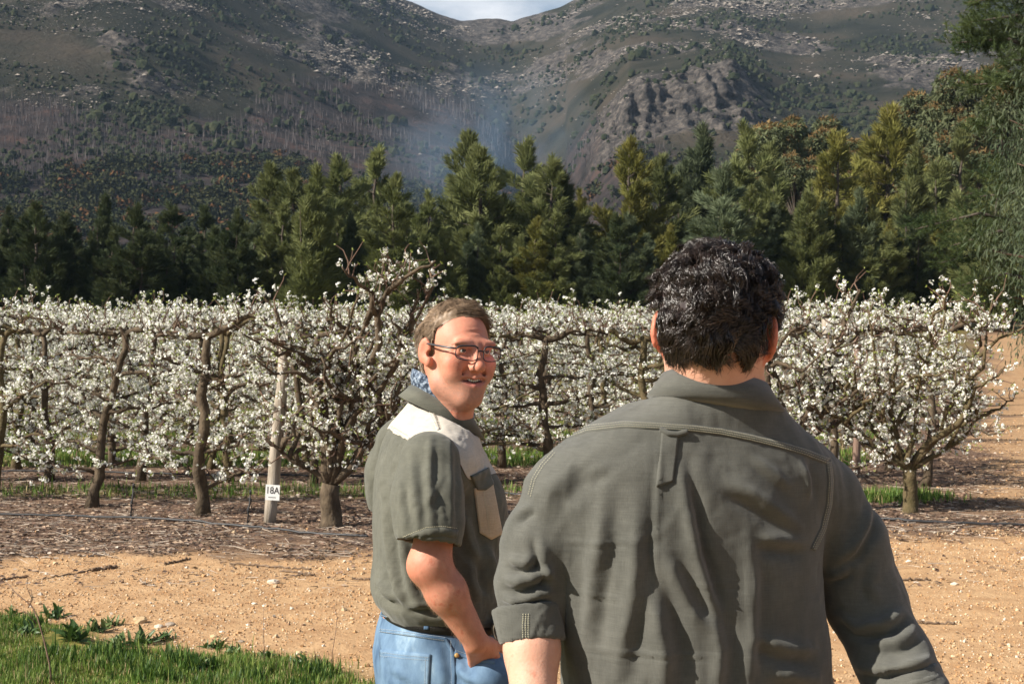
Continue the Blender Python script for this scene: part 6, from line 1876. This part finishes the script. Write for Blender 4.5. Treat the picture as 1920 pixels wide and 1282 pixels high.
    Vj = folds(Vj, Nj, [([(725, 1250), (760, 1262), (800, 1282)], 3.3, .010, .006, -.7), ([(850, 1250), (880, 1265), (920, 1275)], 3.25, .012, .007, -.8), ([(858, 1235), (870, 1260), (880, 1290)], 3.25, .012, .006, .7), ([(705, 1200), (720, 1230), (745, 1250)], 3.3, .010, .005, -.6), ([(820, 1200), (830, 1240), (840, 1290)], 3.28, .012, .004, .5)])
    Vj = wrinkle(Vj, vnormals(Vj, Qj), .002, 13, 15, (1, 1, .7))
    J = link('jeans', mesh_np('jeans', Vj, Qj, jean), P); jt = bvh(Vj, Qj)
    dthr = material('denim_thread', (.30, .34, .38), (.38, .42, .45), rough=.8)
    wob_ = [(708, 1152), (760, 1163), (810, 1172), (860, 1181), (935, 1190)]
    ribbon(jt, [(x_, y_ - 9) for x_, y_ in wob_], 10, .003, 'waistband', jean, J, 50)
    drape(jt, quad([(712, 1217), (808, 1226), (803, 1312), (716, 1308)], 6), 18, 16, .0028, 'back_pocket', jean, J)
    ribbon(jt, [(714, 1181), (760, 1187), (835, 1197), (849, 1222), (851, 1260), (850, 1300)], 3.5, .002, 'yoke_seam', jean, J, 50)
    ribbon(jt, [(852, 1222), (880, 1232), (905, 1238), (928, 1240)], 4, .003, 'pocket_edge', jean, J, 24)
    drape(jt, quad([(797, 1150), (806, 1151), (805, 1180), (796, 1179)]), 3, 8, .007, 'belt_loop', jean, J)
    stitches(jt, [[(715, 1223), (760, 1228), (805, 1232)], [(715, 1229), (760, 1234), (805, 1237)], [(799, 1230), (796, 1300)], [(714, 1179), (760, 1184), (836, 1194)], [(714, 1184), (760, 1190), (832, 1200)], wob_, [(845, 1200), (846, 1300)], [(853, 1218), (880, 1228), (927, 1236)]], 'stitching', dthr, J, 3.0, 1.9, .0005, .0036)
    h, n = cast(jt, 856, 1228)
    rv = MB(); rv.tube([h, h + n * .0045, h + n * .006], [.0055, .0055, .003], 12); link('rivet', rv.mesh('rivet', [material('brass', (.45, .28, .10), rough=.35)]), J)
    bc = row(1147, 719, 936, .192)
    Vb, Fb = ring_band((bc[1], bc[2], bc[0]), fwd, lat, [(bc[3] - .004, .186, -.016), (bc[3] - .004, .186, .016), (bc[3] + .005, .1955, .016), (bc[3] + .005, .1955, -.016)], -.10, 0, 80, ex=2.4)
    link('belt', mesh_np('belt', Vb, Fb, material('black_leather', (.012, .012, .012), (.022, .02, .02), rough=.45, bump=.3, bump_scale=300)), P)
    pc = at(934, 1181, 3.30)
    pf = Field(np.arange(pc[0] - .05, pc[0] + .05, .0035), np.arange(pc[1] - .06, pc[1] + .06, .0035), np.arange(pc[2] - .05, pc[2] + .05, .0035))
    pf.ell(pc, (.013, .034, .024), .01); pf.ell(pc + (0, 0, .008), (.014, .030, .014), .01)
    Vp, Qp = pf.mesh(); link('belt_pouch', mesh_np('belt_pouch', Vp, Qp, material('brown_canvas', (.075, .062, .045), (.11, .09, .065), rough=.8, bump=.3)), P)
    boots(P, hip, fwd, lat, .115, material('brown_boot', (.09, .055, .03), (.14, .09, .05), rough=.6), black)
build_man_glasses()

def build_man_back():
    psi = R(90 + 14)
    fwd = np.array((math.cos(psi), math.sin(psi), 0)); lat = np.array((-math.sin(psi), math.cos(psi), 0))    # lat: his left = -X
    DT = 2.18
    def row(py, x0, x1, a, d=DT):
        p0, p1 = at(x0, py, d), at(x1, py, d); c = (p0 + p1) / 2
        return (c[2], c[0], d, a, (p1[0] - p0[0]) / 2)
    th = R(15)
    hf = np.array((math.sin(th), math.cos(th), -.03)); hf /= np.linalg.norm(hf)
    hl = np.array((-math.cos(th), math.sin(th), 0)); hu = np.cross(hf, hl); hu /= np.linalg.norm(hu)
    rl = R(-3.5); hl, hu = hl * math.cos(rl) - hu * math.sin(rl), hu * math.cos(rl) + hl * math.sin(rl)
    A = np.stack([hl, hf, hu]); hc = at(1343, 620, 2.15)
    cx = at(1305, 900, DT)[0]
    gx = axis_grid([(cx - .42, hc[0] - .12, .008), (0, hc[0] + .12, .005), (0, cx + .48, .008)])
    gy = axis_grid([(1.80, hc[1] - .13, .006), (0, hc[1] + .14, .005), (0, 2.55, .008)])
    gzr = axis_grid([(-.02, .95, .010), (0, hc[2] - .14, .008), (0, hc[2] + .15, .004)])
    F = Field(gx, gy, gzr)
    F.loft([row(750, 1262, 1415, .055), row(810, 1140, 1480, .075), row(880, 1070, 1530, .10), row(1000, 1040, 1525, .115), row(1150, 1070, 1535, .115), row(1300, 1080, 1545, .115), row(1500, 1075, 1545, .12), row(1640, 1080, 1540, .11)], psi, .02)
    shL, elL, wrL = at(1062, 928, 2.13), at(994, 1112, 2.12), at(1004, 1420, 2.0)
    shR, elR, wrR = at(1540, 932, 2.24), at(1624, 1150, 2.24), at(1735, 1400, 2.12)
    for sh_, el_, wr_, sd in ((shL, elL, wrL, -1), (shR, elR, wrR, 1)):
        F.cone(at(1330, 850, DT), sh_, .050, .048, .04)
        F.cone(sh_, el_, .042, .034, .02); F.cone(el_, lerp(el_, wr_, .35), .0345, .0385, .02); F.cone(lerp(el_, wr_, .35), wr_, .0385, .028, .02)
        d = wr_ - el_; hand_field(F, wr_, d, -lat * -sd * 1.0 + fwd * .2, fwd, (.3, .35, .4, .45))
    hip = np.array((cx, DT, .88)); legs_field(F, hip, fwd, lat, .12, hz=.92)
    W = head_field(F, hc, A, .93, False, .004)
    F.cone(W((0, -.028, -.05)), at(1338, 775, DT - .02), .060, .070, .03)
    V, Q = F.mesh(); V = relax(V, Q, 1, .4)
    L = (V - hc) @ A.T
    me = mesh_np('person', V, Q, skin_material('skin_fair', (.52, .27, .185), (.58, .32, .23), (.42, .14, .12)))
    ear = .9 * (np.abs(L[:, 0]) > .074) * (np.abs(L[:, 2] + .004) < .045) * (np.abs(L[:, 1]) < .05)
    put_attr(me, 'flush', ear); put_attr(me, 'lips', 0 * ear); put_attr(me, 'stubble', 0 * ear)
    P = link('person', me)
    tag(P, 'man seen from behind with thick dark curly hair and a grey-green long-sleeved shirt', 'person')
    # ---------------- hair
    hm = material('dark_curly_hair', (.013, .008, .006), (.034, .021, .015), scale=40, rough=.27, spec=.8, detail=4)
    x, y, z = L.T
    nape = -.026 - .008 * np.cos(x * 30) - .3 * np.clip(-.03 - y, -.03, .0)
    line = np.where(y > .05, .075, np.where(y > .012, -.005, np.where(y > -.025, .022, np.where(y > -.05, lerp(.022, -.056, np.clip((-.025 - y) / .025, 0, 1)), nape))))
    g = np.where(np.abs(L).max(1) < .145, line - z, 1.0); g = np.where((np.abs(x) > .0640) & (z < .044) & (z > -.06) & (y > -.040), 1.0, g)
    hv, hT = clip_faces(V, Q, g)
    hl_ = (hv - hc) @ A.T; nrm = hl_ / np.linalg.norm(hl_, axis=1)[:, None]
    edge = smooth(0, .035, hl_[:, 2] + .042)
    cap = hv + (nrm @ A) * ((.003 + .006 * edge) + .005 * fbm(hl_ * 55, 3, 3))[:, None]
    H = link('hair', mesh_np('hair', cap, hT, hm), P)
    rng = np.random.default_rng(9)
    area = np.linalg.norm(np.cross(hv[hT[:, 1]] - hv[hT[:, 0]], hv[hT[:, 2]] - hv[hT[:, 0]]), axis=1)
    nC, per = 700, 20
    k = rng.choice(len(hT), nC, p=area / area.sum()); w = rng.dirichlet((1, 1, 1), nC); c0 = np.einsum('nk,nkj->nj', w, hv[hT[k]])
    l0 = (c0 - hc) @ A.T; n0 = l0 / np.linalg.norm(l0, axis=1)[:, None]
    # hair swirls out of the crown and falls to the nape
    up = smooth(.0, .10, l0[:, 2])
    flow = np.stack([l0[:, 0] * 3 + .45 * np.sin(l0[:, 2] * 70 + l0[:, 0] * 30), -.5 + 0 * up, -1 + .8 * up], -1) + np.stack([fbm(l0 * 22, 50 + q, 2) for q in range(3)], -1) * 1.5
    flow -= n0 * (flow * n0).sum(1)[:, None]; flow /= np.linalg.norm(flow, axis=1)[:, None] + 1e-6
    ed = smooth(-.045, -.01, l0[:, 2])
    seg = 6; tt = np.linspace(0, 1, seg)
    Lc = lerp(.022, .044, ed) * rng.uniform(.75, 1.25, nC)
    hb = lerp(.002, .0105, ed) * lerp(.35, 1.9, smooth(.01, .09, l0[:, 2])) * rng.uniform(.6, 1.35, nC)
    side = np.cross(n0, flow); bend = rng.normal(0, .9, nC)
    dirs = np.stack([flow * Lc[:, None] + side * (Lc * bend * (t_ - .2))[:, None] + n0 * (hb * math.pi * math.cos(math.pi * t_ * .92) - Lc ** 2 * t_ / .060)[:, None] for t_ in tt], 1)
    off = rng.normal(0, 1, (nC, per, 3)) * .0028; off -= n0[:, None] * (off * n0[:, None]).sum(2)[..., None]
    r0 = (l0[:, None] + off + n0[:, None] * (.002 + .006 * ed[:, None, None])).reshape(-1, 3)
    dd = np.repeat(dirs[:, None], per, 1).reshape(-1, seg, 3); dd = dd / np.linalg.norm(dd, axis=2)[..., None] + rng.normal(0, .06, (nC * per, 1, 3))
    ph = np.repeat(rng.uniform(0, 6.28, nC), per) + rng.normal(0, .35, nC * per)
    strands('curls', hc + r0 @ A, dd @ A, np.repeat(Lc, per) * rng.uniform(.85, 1.15, nC * per), .00062, hm, H, seg, curl=np.repeat(rng.uniform(.0040, .0085, nC) * lerp(.6, 1.15, smooth(.0, .08, l0[:, 2])), per), curl_n=(np.repeat(rng.uniform(.8, 1.6, nC), per)[:, None], ph), seed=4)['kind'] = 'stuff'
    # ---------------- shirt
    g1_, g2_ = (.066, .066, .057), (.092, .091, .079)
    cloth = cloth_material('grey_green_cotton', g1_, g2_, crease=.42, sheen=.2)
    thr = material('straw_thread', (.38, .36, .25), (.46, .43, .31), rough=.7)
    f = Field(np.arange(cx - .40, cx + .46, .0046), np.arange(1.86, 2.40, .0046), np.arange(.84, 1.62, .0046)); cutp = (at(1341, 752, 2.15) + (0, 0, .019), np.array((-.165, .16, 1.0)))
    f.loft([row(718, 1252, 1424, .062, 2.165), row(745, 1206, 1452, .080, 2.165), row(772, 1150, 1474, .094, 2.17), row(800, 1096, 1502, .104, 2.175), row(840, 1050, 1546, .117), row(880, 1034, 1562, .126), row(940, 1020, 1558, .132), row(1000, 1018, 1546, .136),
            row(1060, 1030, 1542, .136), row(1120, 1040, 1546, .135), row(1200, 1050, 1556, .136), row(1290, 1052, 1566, .138), row(1420, 1046, 1576, .142), row(1560, 1040, 1580, .145)], psi, .01)
    f.path([at(1350, 865, DT), shR], [.060, .060], .04); f.path([at(1310, 850, DT), shL], [.060, .060], .04)
    f.path([shL + (.0, 0, -.01), at(1018, 1015, 2.125), at(997, 1095, 2.12), at(996, 1150, 2.11)], [.062, .0580, .0530, .0480], .016)
    f.path([shR + (.0, 0, -.01), at(1588, 1020, 2.24), at(1624, 1130, 2.235), at(1678, 1245, 2.18), at(1728, 1345, 2.12)], [.062, .0610, .0595, .0570, .054], .016)
    f.cut(*cutp)
    Vs, Qs = f.mesh(); Vs = relax(Vs, Qs, 2); Ns = vnormals(Vs, Qs)
    sg = [  # the pleat below the hanging loop
        ([(1266, 830), (1282, 930), (1302, 1030), (1330, 1120), (1352, 1180)], 2.05, .0105, .0085, 1.2),
        ([(1238, 818), (1232, 920), (1226, 1035), (1230, 1090)], 2.05, .005, .0035, -.6),
        ([(1236, 1010), (1262, 1080), (1300, 1150), (1345, 1200)], 2.05, .013, .007, .8),
        # pulls from the right armpit
        ([(1335, 888), (1400, 918), (1455, 955), (1525, 1005)], 2.05, .013, .009, -.9), ([(1400, 998), (1460, 1008), (1530, 1022)], 2.05, .012, .007, -1.0),
        
        ([(1400, 850), (1440, 880), (1490, 925)], 2.06, .009, .005, -.6), ([(1500, 860), (1515, 900), (1520, 950)], 2.08, .009, .006, .8),
        # vertical hang on the left
        ([(1140, 880), (1128, 985), (1112, 1090), (1100, 1190), (1094, 1310)], 2.06, .015, .0075, .6), ([(1196, 900), (1190, 1010), (1186, 1110), (1164, 1210), (1146, 1320)], 2.05, .016, .0085, .7), ([(1060, 980), (1074, 1100), (1074, 1220), (1070, 1330)], 2.08, .013, .006, .6),
        ([(1196, 1060), (1228, 1150), (1244, 1230), (1240, 1340)], 2.05, .019, .013, .8), ([(1326, 1120), (1347, 1215), (1340, 1340)], 2.05, .015, .008, .7), ([(1390, 960), (1402, 1080), (1400, 1190), (1388, 1330)], 2.05, .013, .0065, .6),
        ([(1390, 1175), (1470, 1208), (1550, 1225)], 2.06, .013, .008, -1.0), ([(1420, 1245), (1490, 1262), (1560, 1285)], 2.06, .013, .006, -.9),
        # shoulder blade, left armhole
        ([(1014, 985), (1034, 925), (1075, 880), (1130, 850)], 2.07, .017, .006, -.7), ([(1090, 905), (1120, 880), (1150, 870)], 2.06, .010, .003, -.6),
        ([(1010, 1000), (1022, 1060), (1044, 1110)], 2.10, .008, .008, -.9),
        # fold lines kept from the packet
        ([(1032, 1014), (1100, 1020), (1160, 1013), (1222, 1016)], 2.06, .0028, .0030, -.5), ([(1062, 1226), (1150, 1218), (1260, 1222), (1372, 1232)], 2.06, .0028, .0032, -.5), ([(1240, 1100), (1330, 1096), (1430, 1100)], 2.05, .0026, .0022, -.5), ([(1060, 1112), (1120, 1116), (1180, 1122)], 2.06, .0026, .0022, -.5), ([(1394, 1020), (1392, 1100), (1398, 1180)], 2.05, .0026, .002, .5),
        # left sleeve bunched at the elbow
        ([(958, 985), (985, 960), (1006, 950)], 2.11, .006, .006, -.9), ([(945, 1050), (985, 1055), (1010, 1035)], 2.11, .010, .010, -1.0), ([(936, 1085), (970, 1092), (1020, 1072), (1040, 1080)], 2.11, .011, .013, -1.1), ([(930, 1118), (965, 1126), (1010, 1110), (1046, 1112)], 2.11, .010, .012, -1.1), ([(934, 1140), (980, 1152), (1045, 1138)], 2.11, .008, .009, -1.0), 
        # right sleeve
        ([(1548, 1055), (1592, 1025), (1620, 985), (1640, 930)], 2.10, .010, .009, -.9), ([(1545, 1085), (1575, 1070), (1590, 1050)], 2.10, .007, .006, -.8), ([(1590, 1166), (1640, 1160), (1690, 1135)], 2.03, .010, .012, -1.0), ([(1570, 1145), (1600, 1170), (1650, 1172)], 2.04, .008, .006, -.8), ([(1605, 1190), (1660, 1185), (1715, 1165)], 2.0, .010, .008, -.8),
        ([(1580, 1245), (1640, 1232), (1690, 1222), (1735, 1212)], 1.98, .009, .013, -1.1), ([(1600, 1262), (1660, 1250), (1745, 1240)], 1.97, .007, .010, -1.0), ([(1640, 1130), (1625, 1090), (1640, 1040)], 2.06, .010, .005, .7)]
    def dep(p):
        x = np.mean([q[0] for q in p]); return 2.20 if x > 1555 else 2.10 if x > 1380 else 2.07 if x < 1010 else 2.05
    sg = [(p, dep(p), w, a * 1.15, t) for p, d, w, a, t in sg]
    Vs = folds(Vs, Ns, sg)
    Vs = wrinkle(Vs, vnormals(Vs, Qs), .0022, 11, 71, (1.2, 1, .6)); Vs = wrinkle(Vs, vnormals(Vs, Qs), .0009, 30, 72, (1, 1, .8))
    Sh = link('shirt', mesh_np('shirt', Vs, Qs, cloth), P); tree = bvh(Vs, Qs)
    yoke = [(1062, 818), (1100, 804), (1172, 796), (1243, 799), (1300, 803), (1351, 809), (1405, 820), (1459, 833), (1510, 848), (1553, 865)]
    yk = np.array(yoke, float)
    ribbon(tree, yk, 6.4, .0015, 'yoke_seam', cloth, Sh, 110)
    dense = np.stack([np.interp(np.linspace(0, 9, 80), np.arange(10), yk[:, i]) for i in (0, 1)], -1)
    arm = np.array([(1553, 866), (1557, 900), (1554, 945), (1543, 990), (1524, 1030)], float); armd = np.stack([np.interp(np.linspace(0, 4, 40), np.arange(5), arm[:, i]) for i in (0, 1)], -1)
    ribbon(tree, arm, 5.2, .0013, 'armhole_seam', cloth, Sh, 50)
    armL = np.array([(1040, 848), (1018, 872), (1002, 898), (994, 930)], float); armLd = np.stack([np.interp(np.linspace(0, 3, 30), np.arange(4), armL[:, i]) for i in (0, 1)], -1)
    stitches(tree, [offset_line(dense, d) for d in (-4.0, 0, 4.0)] + [offset_line(armd, d) for d in (-3.6, 0, 3.6)] + [offset_line(armLd, d) for d in (-2.4, 2.4)], 'stitching', thr, Sh, 4.6, 2.6, .00045, .0021)
    def quad(c4, tip=0):
        (x0, y0), (x1, y1), (x2, y2), (x3, y3) = c4
        return lambda u, v: (lerp(lerp(x0, x1, u), lerp(x3, x2, u), v), lerp(lerp(y0, y1, u), lerp(y3, y2, u), v) + tip * v * (1 - abs(2 * u - 1)) * 2)
    drape(tree, quad([(1241, 808), (1272, 812), (1262, 902), (1231, 912)]), 8, 22, .0036, 'pleat_tab', cloth, Sh)
    ribbon(tree, [(1238, 805), (1252, 813), (1270, 814), (1288, 809)], 4.5, .0060, 'hanging_loop', cloth, Sh, 20)
    # collar
    nc = at(1341, 752, 2.150)
    prof = [(.066, .078, -.018), (.064, .0745, .030), (.068, .079, .034), (.088, .1035, -.004)]
    Vc, Fc = ring_band(nc, fwd, lat, prof, -.16, .165, 90, gap=.2, wav=.018, seed=5, ex=2.1)
    link('collar', mesh_np('collar', Vc, Fc, cloth), Sh)
    ct = bvh(Vc, Fc[0])
    cl0 = [(1216, 733), (1250, 724), (1300, 722), (1350, 730), (1400, 745), (1450, 765), (1474, 778)]
    cl1 = np.array(cl0, float); cd = np.stack([np.interp(np.linspace(0, 6, 60), np.arange(7), cl1[:, i]) for i in (0, 1)], -1)
    stitches(ct, [offset_line(cd, -8), offset_line(cd, -12.5)], 'stitching', thr, Sh, 4.6, 2.8, .00055, .0014)
    # rolled cuffs
    def cuff(a, b, ra, rb, n, seed):
        a, b = np.asarray(a), np.asarray(b)
        lo = np.minimum(a, b) - .08; hi = np.maximum(a, b) + .08
        q = Field(np.arange(lo[0], hi[0], .0032), np.arange(lo[1], hi[1], .0032), np.arange(lo[2], hi[2], .0032))
        e = b + (b - a) * .7; s0 = a - (b - a) * .5
        q.cone(s0, e, ra + (ra - rb) * .5, rb - (ra - rb) * .7, .01); q.cut(b, n); q.cut(a, -np.asarray(n))
        i_ = Field(q.xs, q.ys, q.zs); i_.cone(s0 - (b - a), e + (b - a), ra - .009 + (ra - rb), rb - .009 - (ra - rb), .01); q.D = np.maximum(q.D, -i_.D)
        V_, Q_ = q.mesh(); V_ = relax(V_, Q_, 3); V_ = wrinkle(V_, vnormals(V_, Q_), .0022, 22, seed)
        link('cuff', mesh_np('cuff', V_, Q_, cloth), Sh); return bvh(V_, Q_)
    c1 = cuff(at(989, 1138, 2.105), at(999, 1203, 2.085), .0520, .0475, (.08, -.34, -1), 81)
    stitches(c1, [[(981, 1150), (980, 1180), (981, 1209)], [(986, 1150), (985, 1180), (987, 1210)], [(991, 1150), (990, 1180), (992, 1210)]], 'stitching', thr, Sh, 4.2, 2.8, .00055, .0014)
    c2 = cuff(at(1686, 1262, 2.17), at(1722, 1330, 2.13), .0610, .0570, (.35, -.25, -1), 82)
    # ---------------- trousers and boots (below the frame)
    tm = cloth_material('dark_trousers', (.05, .045, .04), (.07, .065, .055))
    f = Field(np.arange(cx - .30, cx + .30, .013), np.arange(DT - .24, DT + .26, .013), np.arange(.05, 1.06, .013))
    f.loft([row(1400, 1075, 1545, .118), row(1500, 1068, 1555, .128), row(1600, 1065, 1560, .135), row(1700, 1085, 1540, .12)], psi, .01)
    legs_field(f, hip, fwd, lat, .125, (.118, .085, .072), foot=False, hz=.88)
    Vj, Qj = f.mesh(); link('trousers', mesh_np('trousers', relax(Vj, Qj, 2), Qj, tm), P)
    boots(P, hip, fwd, lat, .125, material('black_boot', (.03, .027, .025), (.05, .045, .04), rough=.6), black)
build_man_back()
